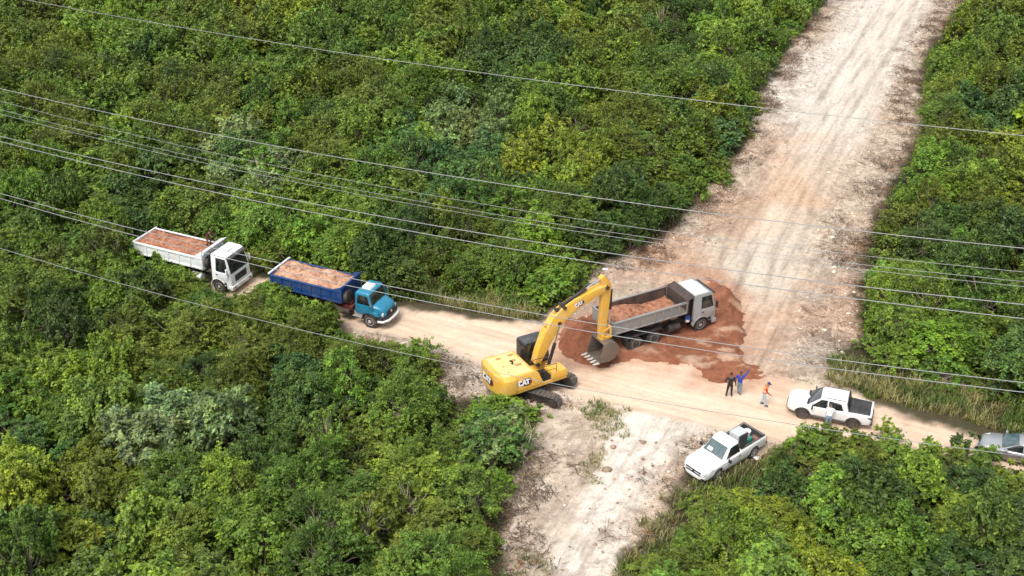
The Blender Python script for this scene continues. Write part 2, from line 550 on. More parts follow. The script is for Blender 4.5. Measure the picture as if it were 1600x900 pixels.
    sand = sand * (1 - rw * .92) + road * rw * .92
    # compacted red fill washed around the heap
    rd = sdist(red_g, X, Y)
    rr = sstep(-2.4, .6, rd + (fbm(X * .8, Y * .8, 121) - .5) * 3.2)[..., None]
    sand = sand * (1 - rr * .62) + C(.40, .205, .125) * (.7 + .6 * n2) * rr * .62
    w = sstep(-.5, .5, sd)[..., None]
    al = (sstep(10.0, 2.0, sd) * (1 - rw[..., 0]) * (1 - w1[..., 0] * .9) * (1 - .65 * sstep(3.2, 1.2, np.abs(segdist(strip2_c, X, Y, False)[1]))) * (1 - .5 * sstep(2.6, 1., np.abs(segdist(strip3_c, X, Y, False)[1]))) * (1 - .6 * rr[..., 0]) * (.6 + .4 * sstep(.35, .6, fbm(X * .3, Y * .3, 151, 3))))[..., None]
    return np.concatenate([litter * (1 - w) + sand * w, np.clip(al, 0, 1)], -1), sd, rc

GC, GSD, GRC = soil(GX, GY)

def soil_material(name, detail=1.0, rough=0.92, ang=0.0, streak=.5, roots_crack_shadows=True):
    m, nt, b, out = new_mat(name)
    at_ = N(nt, "ShaderNodeAttribute", attribute_name='tint')
    geo = N(nt, "ShaderNodeNewGeometry")
    def noise(sc, det=6, ro=.6, dist=0):
        n = N(nt, "ShaderNodeTexNoise"); n.inputs['Scale'].default_value = sc; n.inputs['Detail'].default_value = det
        n.inputs['Roughness'].default_value = ro; n.inputs['Distortion'].default_value = dist
        nt.links.new(geo.outputs['Position'], n.inputs['Vector']); return n
    a, c = noise(2.6, 8, .7), noise(11, 6, .7)
    ra = ramp(nt, a.outputs['Fac'], [(.30, (.70, .68, .66)), (.52, (1, 1, 1)), (.75, (1.16, 1.15, 1.14))])
    rc_ = ramp(nt, c.outputs['Fac'], [(.28, (.62, .58, .54)), (.45, (1, 1, 1)), (.8, (1.1, 1.1, 1.1))])
    col = mixc(nt, at_.outputs['Color'], ra.outputs[0], detail, 'MULTIPLY')
    col = mixc(nt, col, rc_.outputs[0], detail, 'MULTIPLY')
    # wheel and blade marks running along the track
    mp = N(nt, "ShaderNodeMapping"); mp.inputs['Rotation'].default_value = (0, 0, -ang); mp.inputs['Scale'].default_value = (.10, 1.9, 1)
    nt.links.new(geo.outputs['Position'], mp.inputs['Vector'])
    # turn first, stretch after: a second mapping does the scaling
    mp.inputs['Scale'].default_value = (1, 1, 1)
    m2 = N(nt, "ShaderNodeMapping"); m2.inputs['Scale'].default_value = (.16, 1.8, 1); nt.links.new(mp.outputs[0], m2.inputs['Vector'])
    sn = N(nt, "ShaderNodeTexNoise"); sn.inputs['Scale'].default_value = 1.0; sn.inputs['Detail'].default_value = 6; sn.inputs['Roughness'].default_value = .65; sn.inputs['Distortion'].default_value = .3
    nt.links.new(m2.outputs[0], sn.inputs['Vector'])
    rs = ramp(nt, sn.outputs['Fac'], [(.30, (.60, .56, .52)), (.42, (.86, .84, .82)), (.50, (1.04, 1.04, 1.04)), (.62, (1.14, 1.14, 1.14)), (.74, (.82, .80, .78))])
    inv = N(nt, "ShaderNodeMath", operation='MULTIPLY_ADD'); inv.inputs[1].default_value = -streak * .75; inv.inputs[2].default_value = streak
    nt.links.new(at_.outputs['Alpha'], inv.inputs[0])
    col = mixc(nt, col, rs.outputs[0], inv.outputs[0], 'MULTIPLY')
    if roots_crack_shadows:      # roots and splinters of the torn margins, with crack shadows put into the colour
        cn = noise(.85, 10, .66, 1.6)
        rk = ramp(nt, cn.outputs['Fac'], [(.34, (.34, .26, .20)), (.40, (1.0, .97, .95)), (.435, (.42, .33, .27)), (.47, (1.20, 1.20, 1.20)), (.505, (1.26, 1.26, 1.26)), (.53, (.38, .29, .23)), (.56, (1.15, 1.15, 1.15)), (.61, (.95, .92, .88)), (.64, (.45, .36, .29)), (.68, (1.0, .95, .9))])
        col = mixc(nt, col, rk.outputs[0], at_.outputs['Alpha'], 'MULTIPLY')
    nt.links.new(col, b.inputs['Base Color'])
    b.inputs['Roughness'].default_value = rough
    b.inputs['Specular IOR Level'].default_value = 0.15
    add = N(nt, "ShaderNodeMath", operation='ADD')
    nt.links.new(a.outputs['Fac'], add.inputs[0]); nt.links.new(c.outputs['Fac'], add.inputs[1])
    bp = N(nt, "ShaderNodeBump"); bp.inputs['Strength'].default_value = 0.75 * detail; bp.inputs['Distance'].default_value = 0.14
    nt.links.new(add.outputs[0], bp.inputs['Height']); nt.links.new(bp.outputs[0], b.inputs['Normal'])
    return m

_d = strip_c[8] - strip_c[2]; _e = road_c[12] - road_c[8]
M_SOIL = soil_material('soil', ang=math.atan2(_d[1], _d[0]), streak=.75)
M_ROAD = soil_material('road_soil', .4, ang=math.atan2(_e[1], _e[0]), streak=.5, roots_crack_shadows=False)
M_HEAP = soil_material('heap_soil', 1.0, ang=math.atan2(_d[1], _d[0]), streak=.3, roots_crack_shadows=False)

ny, nx = GX.shape
idx = np.arange(nx * ny).reshape(ny, nx)
F = np.stack([idx[:-1, :-1], idx[:-1, 1:], idx[1:, 1:], idx[1:, :-1]], -1).reshape(-1, 4)
V = np.stack([GX, GY, GZ], -1).reshape(-1, 3); CC = GC.reshape(-1, 4)
def fmean(A): return (A[:-1, :-1] + A[:-1, 1:] + A[1:, 1:] + A[1:, :-1]).ravel() / 4
fsd, frc = fmean(GSD), fmean(GRC)
is_road = (frc > -.1)
is_clear = (fsd > 0) & ~is_road
def part_of(mask, name, mat):
    f = F[mask]; u, inv = np.unique(f, return_inverse=True)
    o = np_mesh(name, V[u], inv.reshape(f.shape), mat, CC[u], smooth=True)
    return tag(o, kind='structure')
part_of(~is_road & ~is_clear, 'ground', M_SOIL)
_rd, _rs, _ra = segdist(road_c, fmean(GX), fmean(GY), False)
south = (_rs < 0)
M_SOIL2 = soil_material('soil_lower', .6, ang=math.atan2(strip2_c[1][1] - strip2_c[5][1], strip2_c[1][0] - strip2_c[5][0]), streak=1.0)
part_of(is_clear & ~south, 'cleared_ground', M_SOIL)
part_of(is_clear & south, 'sandy_clearing', M_SOIL2)
part_of(is_road, 'dirt_road', M_ROAD)

# red fill tipped around the lorry: a heap by the bucket, a low spread beyond the cab
def red_height(X, Y):
    d = sdist(red_g, X, Y) + (fbm(X * 1.1, Y * 1.1, 131, 4, .6) - .5) * 1.5
    base = sstep(-.1, .9, d) * (.08 + .34 * fbm(X * 1.5, Y * 1.5, 133, 5, .66)) - .06
    c1 = at(905, 535); h1 = np.exp(-(((X - c1.x) / 2.1) ** 2 + ((Y - c1.y) / 1.5) ** 2)) * 1.35
    c2 = at(1142, 470); h2 = np.exp(-(((X - c2.x) / 1.1) ** 2 + ((Y - c2.y) / 4.0) ** 2)) * .75
    return base + (h1 + h2) * sstep(0, 1.6, d) * (.8 + .5 * fbm(X * 2, Y * 2, 137, 4, .6))
rx = np.arange(red_g[:, 0].min() - 1, red_g[:, 0].max() + 1, .11)
ry = np.arange(red_g[:, 1].min() - 1, red_g[:, 1].max() + 1, .11)
RX, RY = np.meshgrid(rx, ry)
RH = red_height(RX, RY)
RZ = ground_z(RX, RY) + RH
rn = fbm(RX * 1.2, RY * 1.2, 141, 5, .6)[..., None]; rm = fbm(RX * .35, RY * .35, 143, 3)[..., None]
RCOL = (np.array([.265, .105, .058]) * (1 - sstep(.5, .7, rm) * .4) + np.array([.42, .205, .125]) * sstep(.5, .7, rm) * .4) * (.66 + .62 * rn)
e0 = at(1110, 500); bl = np.clip(sstep(-5, 5, RX - e0.x) + sstep(-1.0, -4.5, RY - e0.y - .3 * (RX - e0.x)), 0, 1)[..., None] * sstep(.54, .70, fbm(RX * .7, RY * 1.2, 147, 5, .6))[..., None]
RCOL = RCOL * (1 - bl * .75) + np.array([.52, .36, .255]) * (.8 + .4 * rn) * bl * .75
ny, nx = RX.shape
idx = np.arange(nx * ny).reshape(ny, nx)
F = np.stack([idx[:-1, :-1], idx[:-1, 1:], idx[1:, 1:], idx[1:, :-1]], -1).reshape(-1, 4)
keep = (fmean(RH) > -.058)
V = np.stack([RX, RY, RZ], -1).reshape(-1, 3)
u, inv = np.unique(F[keep], return_inverse=True)
o = np_mesh('soil_heap', V[u], inv.reshape(-1, 4), M_HEAP, RCOL.reshape(-1, 3)[u], smooth=True)
tag(o, 'reddish brown soil heaped under the excavator bucket and spread around the grey lorry', 'soil heap')
def red_top(x, y):
    return gz(x, y) + max(0, float(red_height(np.array([x]), np.array([y]))[0]))
# ------------------------------------------------------------------ vegetation
def leaf_material(name, trans=0.30, rough=0.5, woodtone=False):
    m, nt, b, out = new_mat(name)
    a = N(nt, "ShaderNodeAttribute", attribute_name='tint')
    oi = N(nt, "ShaderNodeObjectInfo")
    c = mixc(nt, a.outputs['Color'], oi.outputs['Color'], 1.0, 'MULTIPLY')
    geo = N(nt, "ShaderNodeNewGeometry")
    n = N(nt, "ShaderNodeTexNoise"); n.inputs['Scale'].default_value = .9; n.inputs['Detail'].default_value = 4
    nt.links.new(geo.outputs['Position'], n.inputs['Vector'])
    r = ramp(nt, n.outputs['Fac'], [(.3, (.74, .84, .84)), (.5, (1, 1, 1)), (.7, (1.20, 1.18, .95))])
    c = mixc(nt, c, r.outputs[0], 1.0, 'MULTIPLY')
    nt.links.new(c, b.inputs['Base Color'])
    b.inputs['Roughness'].default_value = rough
    b.inputs['Specular IOR Level'].default_value = .35
    if trans:
        t = N(nt, "ShaderNodeBsdfTranslucent")
        nt.links.new(mixc(nt, c, (1.15, 1.15, .6), 1.0, 'MULTIPLY'), t.inputs['Color'])
        mx = N(nt, "ShaderNodeMixShader"); mx.inputs[0].default_value = trans
        nt.links.new(b.outputs[0], mx.inputs[1]); nt.links.new(t.outputs[0], mx.inputs[2])
        nt.links.new(mx.outputs[0], out.inputs['Surface'])
    return m
M_LEAF = leaf_material('leaves')
M_BARK = leaf_material('bark', 0, .85)

def quads(P, Nn, S, rng, aspect=.55):
    """leaf faces: centres P, normals Nn, sizes S -> V,F"""
    n = len(P)
    Nn = Nn / (np.linalg.norm(Nn, axis=1, keepdims=True) + 1e-9)
    t = rng.normal(size=(n, 3)); t -= (t * Nn).sum(1, keepdims=True) * Nn
    t /= np.linalg.norm(t, axis=1, keepdims=True) + 1e-9
    b = np.cross(Nn, t)
    S = S[:, None]
    V = np.stack([P - t * S, P - b * S * aspect + Nn * S * .12, P + t * S, P + b * S * aspect + Nn * S * .12], 1).reshape(-1, 3)
    F = np.arange(4 * n).reshape(n, 4)
    return V, F

def limb(V, F, p0, p1, r0, r1, rng, segs=3, sides=5, wob=.12):
    p0, p1 = np.array(p0, float), np.array(p1, float)
    d = p1 - p0; L = np.linalg.norm(d) + 1e-9; d /= L
    a = np.cross(d, [0, 0, 1.0] if abs(d[2]) < .9 else [1.0, 0, 0]); a /= np.linalg.norm(a); b = np.cross(d, a)
    base = sum(len(v) for v in V); pts = []
    for k in range(segs + 1):
        t = k / segs
        c = p0 + d * L * t + (a * rng.normal() + b * rng.normal()) * wob * L * (0 if k in (0, segs) else 1) * .5
        r = r0 + (r1 - r0) * t
        for j in range(sides):
            w = 2 * PI * j / sides
            pts.append(c + (a * math.cos(w) + b * math.sin(w)) * r)
    V.append(np.array(pts))
    for k in range(segs):
        for j in range(sides):
            F.append((base + k * sides + j, base + k * sides + (j + 1) % sides, base + (k + 1) * sides + (j + 1) % sides, base + (k + 1) * sides + j))

def make_plant(seed, form, r, h, nclump, nleaf, lsize):
    """returns crown (V,F,C) and wood (V,F,C); plant of radius r and height h standing on z=0"""
    rng = np.random.default_rng(seed)
    P, NN, S, T = [], [], [], []
    WV, WF = [], []
    ends = []
    ph = rng.uniform(0, 6.28, 4)
    low = {'round': .42, 'spread': .52, 'feather': .45, 'bush': .28, 'sparse': .5, 'bare': .3}[form]
    for i in range(nclump):
        th = rng.uniform(0, 2 * PI)
        u = rng.uniform(0, 1) ** .6
        el = math.asin(min(1, u)) if form != 'bush' else rng.uniform(.05, PI / 2)
        if rng.random() < .22: el = rng.uniform(-.35, .3)
        lump = 1 + .20 * math.sin(2 * th + ph[0]) + .16 * math.sin(3 * th + ph[1]) + .12 * math.sin(5 * th + ph[2])
        q = rng.uniform(.70, 1.06) * lump
        if form == 'spread': q *= 1.08
        cx = r * .80 * q * math.cos(el) * math.cos(th); cy = r * .80 * q * math.cos(el) * math.sin(th)
        zt = {'spread': .34, 'round': .46, 'feather': .42, 'bush': .60, 'sparse': .42, 'bare': .62}[form]
        cz = h * low + h * zt * q * math.sin(el) + rng.normal() * .05 * h
        cz = min(max(cz, .12 * h), h * 1.04)
        c = np.array([cx, cy, cz]); ends.append(c)
        cr = r * rng.uniform(.13, .25)
        bri = rng.uniform(.62, 1.30)
        m = int(nleaf * rng.uniform(.7, 1.3))
        if form == 'feather':
            out = np.array([cx, cy, .35 * r]); out /= np.linalg.norm(out) + 1e-9
            nf = 7
            for k in range(nf):
                d = out + rng.normal(size=3) * .55; d /= np.linalg.norm(d)
                side = np.cross(d, [0, 0, 1]); side /= np.linalg.norm(side) + 1e-9
                L = cr * rng.uniform(1.6, 2.6)
                mm = m // nf
                t = rng.uniform(0, 1, mm)
                pos = c + d * (t * L)[:, None] + side * (rng.uniform(-.25, .25, mm) * L * (1 - .6 * t))[:, None]
                pos[:, 2] -= t * t * L * .35
                P.append(pos); nn = np.tile([0, 0, 1.0], (mm, 1)) + rng.normal(size=(mm, 3)) * .45; NN.append(nn)
                S.append(rng.uniform(.6, 1.2, mm) * lsize)
                b_ = bri * rng.uniform(.8, 1.2)
                T.append(np.stack([b_ * (1 + .25 * t), b_ * (1 + .12 * t), b_ * np.ones(mm)], 1) * rng.uniform(.8, 1.2, (mm, 1)))
        else:
            ns = max(5, m // 16)                      # twigs of the clump, each with its own leaves
            out = np.array([cx, cy, .5 * r]); out /= np.linalg.norm(out) + 1e-9
            sd_ = rng.normal(size=(ns, 3)) * .8 + out * .75 + np.array([0, 0, .25]); sd_ /= np.linalg.norm(sd_, axis=1, keepdims=True)
            sl_ = cr * rng.uniform(.6, 1.75, ns) * np.where(rng.random(ns) < .12, 1.5, 1)
            wh = rng.integers(0, ns, m)
            t = rng.uniform(0.05, 1.0, m) ** .75
            d = sd_[wh]; jit = rng.normal(size=(m, 3))
            pos = c + d * (t * sl_[wh])[:, None] + jit * (cr * .16) + np.array([0, 0, -.10 * r]) * (t ** 2)[:, None]
            P.append(pos)
            NN.append(d * .35 + jit * .25 + np.array([0, 0, .9]) + rng.normal(size=(m, 3)) * .45)
            S.append(rng.uniform(.5, 1.25, m) * lsize)
            new = t > .72
            b_ = bri * rng.uniform(.80, 1.25, ns)[wh] * rng.uniform(.78, 1.18, m)
            T.append(np.stack([b_ * np.where(new, 1.30, 1), b_ * np.where(new, 1.18, 1), b_ * np.where(new, .9, 1)], 1))
    P = np.concatenate(P); NN = np.concatenate(NN); S = np.concatenate(S); T = np.concatenate(T)
    P[:, 2] = np.maximum(P[:, 2], .05)
    # wood
    nst = {'round': 1, 'spread': 1, 'feather': 2, 'bush': 4, 'sparse': 3, 'bare': 4}[form]
    rb = .045 * h ** .8 * (1.5 if form == 'bare' else 1)
    tops = []
    for k in range(nst):
        a = rng.uniform(0, 6.28); off = 0 if nst == 1 else .12
        p0 = (off * math.cos(a), off * math.sin(a), -.25)
        p1 = (r * .22 * math.cos(a), r * .22 * math.sin(a), h * (low if nst == 1 else low * 1.05))
        limb(WV, WF, p0, p1, rb, rb * .62, rng, 4, 6, .10); tops.append(p1)
    for i, c in enumerate(ends):
        if i % 2 and form not in ('sparse', 'bare'): continue
        t = tops[int(rng.integers(len(tops)))]
        mid = np.array(t) * .45 + c * .55 + np.array([0, 0, -.06 * h])
        limb(WV, WF, t, mid, rb * .5, rb * .3, rng, 2, 4, .15); limb(WV, WF, mid, c, rb * .3, rb * .1, rng, 2, 4, .15)
    WVa = np.concatenate(WV); WFa = np.array(WF)
    bt = {'sparse': 1.6, 'bare': 2.5}.get(form, 1.0)
    WC = np.tile(np.array([.24, .20, .155]) * bt, (len(WVa), 1)) * rng.uniform(.8, 1.2, (len(WVa), 1))
    V_, F_ = quads(P, NN, S, rng)
    return (V_, F_, np.repeat(T, 4, 0)), (WVa, WFa, WC)

FORMS = [  # form, radius, height, clumps, leaves per clump, leaf size
    ('round', 2.0, 3.9, 90, 135, .100), ('round', 2.0, 3.6, 80, 140, .115), ('round', 2.1, 4.2, 100, 125, .095),
    ('spread', 2.3, 3.7, 96, 125, .105), ('spread', 2.2, 3.4, 84, 130, .12),
    ('feather', 2.1, 3.6, 66, 190, .075), ('feather', 2.2, 3.3, 70, 190, .08),
    ('sparse', 1.9, 3.9, 34, 110, .12),
    ('bush', 1.3, 1.9, 48, 105, .085), ('bush', 1.3, 1.7, 42, 115, .095), ('bush', 1.4, 2.1, 54, 100, .082),
    ('feather', 1.3, 1.9, 32, 170, .07), ('sparse', 1.2, 1.9, 20, 90, .10), ('bare', 1.4, 2.6, 34, 5, .09),
]
PROTO, LOD = [], []
for i, (fm, r_, h_, nc, nl, ls) in enumerate(FORMS):
    cr, wd = make_plant(100 + i, fm, r_, h_, nc, nl, ls)
    cm = np_mesh('crown', cr[0], cr[1], M_LEAF, cr[2], link=False)
    wm = np_mesh('trunk', wd[0], wd[1], M_BARK, wd[2], smooth=True, link=False)
    PROTO.append((fm, r_, h_, cm, wm))
    cr2, wd2 = make_plant(100 + i, fm, r_, h_, nc, max(5, nl // 5), ls * 1.75)
    LOD.append((cr2, wd2))
TREE_I, SHRUB_I = list(range(0, 8)), list(range(8, 14))

# where the photo shows bare soil, tracks or machines: crowns must not reach over these outlines
KEEP_PX = [
    [(520,512),(640,538),(672,558),(692,600),(735,634),(765,628),(800,640),(850,640),(835,700),(806,745),(784,795),(778,850),(800,905),(985,905),(1030,860),(1085,803),(1130,778),(1195,738),(1205,692),(1240,672),(1300,672),(1345,680),(1480,712),(1530,722),(1600,735),(1600,705),(1480,670),(1360,630),(1325,602),(1322,560),
     (1346,520),(1350,450),(1358,370),(1392,300),(1412,260),(1440,200),(1446,90),(1472,50),(1505,0),(1290,0),(1240,60),(1208,110),(1182,165),(1176,215),(1130,272),
     (1085,322),(1050,362),(980,398),(930,425),(915,460),(866,486),(842,500),(690,484),(640,474),(625,468),(600,490)],
    [(425,402),(450,394),(560,418),(600,430),(625,470),(625,500),(590,515),(565,512),(560,498),(530,488),(520,466),(492,456),(470,448),(432,438)],
    [(220,380),(236,346),(318,348),(335,345),(355,372),(395,380),(400,430),(378,458),(332,444),(318,430),(296,420),(262,398),(232,386)],
    [(640,440),(760,462),(835,478),(840,500),(690,484),(640,474)],
    [(1325,560),(1420,585),(1600,640),(1600,700),(1480,668),(1360,628),(1325,600)],
]
KEEP = [np.array(p, float) for p in KEEP_PX]
def in_keep(px, py):
    r = np.zeros(np.shape(px), bool)
    for k in KEEP: r |= inside(k, px, py)
    return r
def reaches(x, y, z0, r, h):
    bx, by_ = proj(x, y, 0.0)
    back = bx < 650 and by_ < 418 + (bx - 373) * .2246       # stands beyond the parked lorries: cannot hide them
    a = np.linspace(0, 2 * PI, 9)[:-1]
    X = np.concatenate([x + .92 * r * np.cos(a), x + .6 * r * np.cos(a), [x, x, x]])
    Y = np.concatenate([y + .92 * r * np.sin(a), y + .6 * r * np.sin(a), [y, y, y]])
    Z = z0 + np.concatenate([np.full(8, .55 * h), np.full(8, .86 * h), [h * .96, h * .4, .1]])
    q = proj(X, Y, Z)
    if back: return bool(inside(KEEP[0], *q).any())
    return in_keep(*q).any()

# colour character of the growth, read off the photo: x, y, (r,g,b) leaf colour, preferred forms
G_MID, G_BRI, G_DARK, G_OLV, G_YEL, G_SIL, G_BLUE = (.115,.194,.032), (.158,.262,.040), (.074,.132,.032), (.132,.188,.031), (.205,.275,.036), (.185,.270,.110), (.086,.168,.050)
SEEDS = [
    (60,60,G_OLV,'round'),(160,40,G_BRI,'round'),(250,110,G_MID,'round'),(90,230,G_OLV,'feather'),(330,40,G_OLV,'round'),(370,20,G_YEL,'round'),
    (60,130,G_OLV,'feather'),(180,160,G_MID,'round'),(300,170,G_OLV,'feather'),(440,40,G_YEL,'round'),(520,60,G_MID,'spread'),(600,30,G_MID,'round'),
    (690,50,G_OLV,'spread'),(760,40,G_MID,'round'),(850,25,G_YEL,'round'),(905,40,G_YEL,'round'),(960,60,G_OLV,'round'),(1060,60,G_DARK,'feather'),
    (1140,40,G_BRI,'spread'),(1180,90,G_MID,'feather'),(820,80,G_DARK,'round'),(560,150,G_OLV,'feather'),(480,120,G_MID,'round'),(640,160,G_MID,'feather'),
    (700,120,G_BRI,'round'),(760,150,G_DARK,'round'),(420,200,G_MID,'round'),(500,220,G_OLV,'feather'),(600,210,G_BRI,'spread'),(740,185,G_SIL,'round'),
    (380,240,G_SIL,'sparse'),(355,275,G_SIL,'round'),(400,275,G_SIL,'sparse'),(620,230,G_BLUE,'round'),(860,180,G_BRI,'round'),(940,190,G_OLV,'feather'),(1000,250,G_OLV,'feather'),
    (1070,170,G_DARK,'feather'),(1150,190,G_BLUE,'round'),(1040,150,G_MID,'feather'),(880,260,G_YEL,'round'),(1080,260,G_MID,'round'),(960,320,G_DARK,'round'),
    (100,270,G_BRI,'spread'),(160,280,G_MID,'round'),(30,240,G_MID,'round'),(220,300,G_DARK,'round'),(450,320,G_BRI,'round'),(540,350,G_BRI,'round'),(300,320,G_MID,'round'),
    (600,330,G_MID,'round'),(660,360,G_DARK,'round'),(720,380,G_OLV,'feather'),(780,390,G_MID,'bush'),(860,420,G_BRI,'round'),(880,450,G_BRI,'bush'),(700,300,G_BLUE,'round'),
    (820,340,G_MID,'feather'),(1010,350,G_DARK,'feather'),(40,380,G_MID,'round'),(130,400,G_MID,'round'),(60,470,G_MID,'spread'),(200,430,G_BRI,'round'),(260,440,G_BRI,'round'),
    (150,500,G_DARK,'round'),(300,500,G_MID,'round'),(420,470,G_OLV,'feather'),(480,500,G_MID,'round'),(350,560,G_OLV,'feather'),(420,560,G_OLV,'feather'),(560,560,G_OLV,'feather'),
    (640,600,G_BRI,'round'),(680,620,G_DARK,'round'),(470,620,G_BLUE,'round'),(440,700,G_DARK,'round'),(580,690,G_OLV,'sparse'),(560,740,G_OLV,'sparse'),(720,760,G_BRI,'round'),
    (740,800,G_BRI,'round'),(660,690,G_BRI,'feather'),(500,780,G_MID,'feather'),(480,860,G_MID,'feather'),(640,840,G_OLV,'sparse'),(700,870,G_BRI,'feather'),(120,640,G_BRI,'spread'),
    (180,650,G_BRI,'spread'),(240,680,G_SIL,'round'),(310,690,G_SIL,'round'),(30,590,G_MID,'round'),(90,700,G_BLUE,'round'),(60,800,G_YEL,'round'),(130,760,G_OLV,'round'),
    (200,800,G_BLUE,'round'),(330,800,G_MID,'feather'),(280,860,G_BRI,'bush'),(40,870,G_MID,'round'),(330,850,G_MID,'round'),(260,560,G_OLV,'feather'),(790,650,G_SIL,'sparse'),
    (780,680,G_BLUE,'sparse'),(760,620,G_BRI,'bush'),(1500,60,G_OLV,'round'),(1560,40,G_OLV,'round'),(1470,100,G_BRI,'round'),(1550,130,G_OLV,'round'),(1540,190,G_BLUE,'round'),
    (1480,220,G_OLV,'feather'),(1580,230,G_YEL,'round'),(1430,290,G_BRI,'round'),(1500,320,G_BRI,'round'),(1400,360,G_OLV,'feather'),(1580,330,G_OLV,'round'),(1460,370,G_DARK,'round'),
    (1400,430,G_BRI,'round'),(1450,480,G_BRI,'round'),(1400,520,G_BRI,'round'),(1520,450,G_DARK,'round'),(1580,500,G_MID,'round'),(1540,560,G_MID,'bush'),(1590,560,G_BLUE,'round'),
    (1280,700,G_OLV,'round'),(1350,700,G_OLV,'spread'),(1240,730,G_DARK,'round'),(1200,750,G_DARK,'round'),(1230,850,G_YEL,'spread'),(1260,800,G_BRI,'spread'),(1150,800,G_DARK,'round'),
    (1350,780,G_DARK,'round'),(1440,760,G_MID,'round'),(1500,740,G_OLV,'sparse'),(1560,760,G_DARK,'round'),(1450,840,G_DARK,'round'),(1560,850,G_DARK,'round'),(1380,860,G_MID,'round'),
    (1100,830,G_OLV,'bush'),(1050,860,G_OLV,'bush'),(1120,880,G_BRI,'bush'),
]
SX = np.array([(s[0], s[1]) for s in SEEDS], float)
def character(px, py, rng):
    d = np.hypot((SX[:, 0] - px), (SX[:, 1] - py) * 1.5) + rng.uniform(0, 38, len(SEEDS))
    s = SEEDS[int(np.argmin(d))]
    if rng.random() < .13: s = (0, 0, random.choice([G_MID, G_BRI, G_DARK, G_OLV]), s[3])
    c = np.array(s[2]) * rng.uniform(.82, 1.22) * np.array([rng.uniform(.88, 1.14), 1, rng.uniform(.8, 1.25)])
    return c, s[3], s[2]

rngp = np.random.default_rng(5)
cands = []
def scatter(step, y0, y1, kind):
    y = y0
    while y < y1:
        st = step * (1.0 + max(0, y - 95) * .004)
        half = (y * CP + CAM_H * SP) * 800 / FPX + 9
        x = -half
        while x < half:
            cands.append((x + rngp.uniform(-.42, .42) * st, y + rngp.uniform(-.42, .42) * st, kind))
            x += st
        y += st * .92
scatter(2.8, 35, 168, 'tree')
scatter(2.1, 35, 150, 'shrub')
# hand-set growth: bushes that overlap machines or stand alone in the photo  (px, py of the base, radius, height, colour, form, kind)
HAND = [
    (1035,52,1.8,3.6,G_OLV,'bare','shrub'),(1072,48,1.6,3.2,G_OLV,'bare','shrub'),(905,95,1.6,3.6,G_YEL,'bare','shrub'),(540,92,1.4,3.0,G_OLV,'bare','shrub'),(735,118,1.6,3.2,G_OLV,'bare','shrub'),(1250,30,1.5,1.6,G_OLV,'bare','shrub'),
    (286,912,1.5,2.2,G_OLV,'bare','shrub'),(812,722,1.4,2.4,G_OLV,'bare','shrub'),(826,700,1.2,2.0,G_OLV,'bare','shrub'),(1096,800,1.2,.9,G_OLV,'bush','shrub'),(1075,860,1.2,.9,G_MID,'bush','shrub'),(1015,893,1.1,.8,G_OLV,'bush','shrub'),(1130,782,1.0,.8,G_OLV,'bush','shrub'),
    (280,446,1.3,1.6,G_BRI,'bush','shrub'),
    (414,468,1.1,1.1,G_MID,'bush','shrub'),(400,486,1.1,1.0,G_BRI,'bush','shrub'),(422,456,.9,1.0,G_BRI,'bush','shrub'),
    (262,432,1.6,1.9,G_BRI,'bush','shrub'),(225,418,1.5,2.0,G_BRI,'bush','shrub'),(296,452,1.3,1.5,G_OLV,'bush','shrub'),(318,478,1.2,.8,G_OLV,'bush','shrub'),
    (432,492,1.5,2.3,G_BRI,'bush','shrub'),(470,505,1.5,2.0,G_BRI,'bush','shrub'),(502,516,1.3,1.5,G_OLV,'bush','shrub'),(415,470,1.2,1.5,G_MID,'bush','shrub'),(452,482,1.0,1.9,G_MID,'bush','shrub'),
    (655,575,1.5,2.0,G_BRI,'bush','shrub'),(640,590,1.4,2.0,G_MID,'bush','shrub'),(668,592,1.2,1.6,G_OLV,'bush','shrub'),
    (795,645,1.4,1.2,G_BRI,'bush','shrub'),(765,658,1.5,1.6,G_BRI,'bush','shrub'),(825,655,1.1,.9,G_BRI,'bush','shrub'),(794,690,1.6,2.2,G_SIL,'sparse','shrub'),(770,722,1.8,2.8,G_SIL,'sparse','tree'),(800,716,1.3,2.3,G_BLUE,'sparse','tree'),
    (1300,722,1.9,1.9,G_OLV,'bush','shrub'),(1345,728,1.7,1.8,G_OLV,'bush','shrub'),(1268,722,1.6,2.0,G_MID,'bush','shrub'),(1392,728,1.5,1.8,G_BRI,'bush','shrub'),
    (1385,690,.8,1.5,G_YEL,'sparse','shrub'),(1500,715,1.0,1.7,G_DARK,'sparse','shrub'),(1478,742,1.4,1.8,G_OLV,'bush','shrub'),(1530,752,1.6,2.0,G_MID,'bush','shrub'),(1575,768,1.4,1.7,G_YEL,'sparse','shrub'),
    (1180,178,1.2,1.3,G_OLV,'bush','shrub'),(1222,72,1.0,1.2,G_DARK,'bush','shrub'),(1130,288,1.0,1.1,G_BRI,'bush','shrub'),
]
plants = []     # x, y, z, kind, proto, scale xy, scale z, rot, colour, seedcolour
def proto_for(form, kind, rng):
    pool = TREE_I if kind == 'tree' else SHRUB_I
    ok = [i for i in pool if FORMS[i][0] == form]
    if not ok or rng.random() < .15: ok = [i for i in pool if FORMS[i][0] not in ('sparse', 'bare')] if form not in ('sparse', 'bare') else ok or pool
    return ok[int(rng.integers(len(ok)))]
def put(x, y, r, h, kind, form, col, seed):
    i = proto_for(form, kind, rngp)
    plants.append(dict(x=x, y=y, z=gz(x, y), kind=kind, i=i, s=r / FORMS[i][1], sz=h / FORMS[i][2], rot=rngp.uniform(0, 6.28), col=col, seed=seed, r=r, h=h))
for (px, py, r, h, c, fm, kd) in HAND:
    p = at(px, py)
    put(p.x, p.y, r, h, kd, fm, np.array(c) * rngp.uniform(.9, 1.1), c)
ca = np.array([(c[0], c[1]) for c in cands])
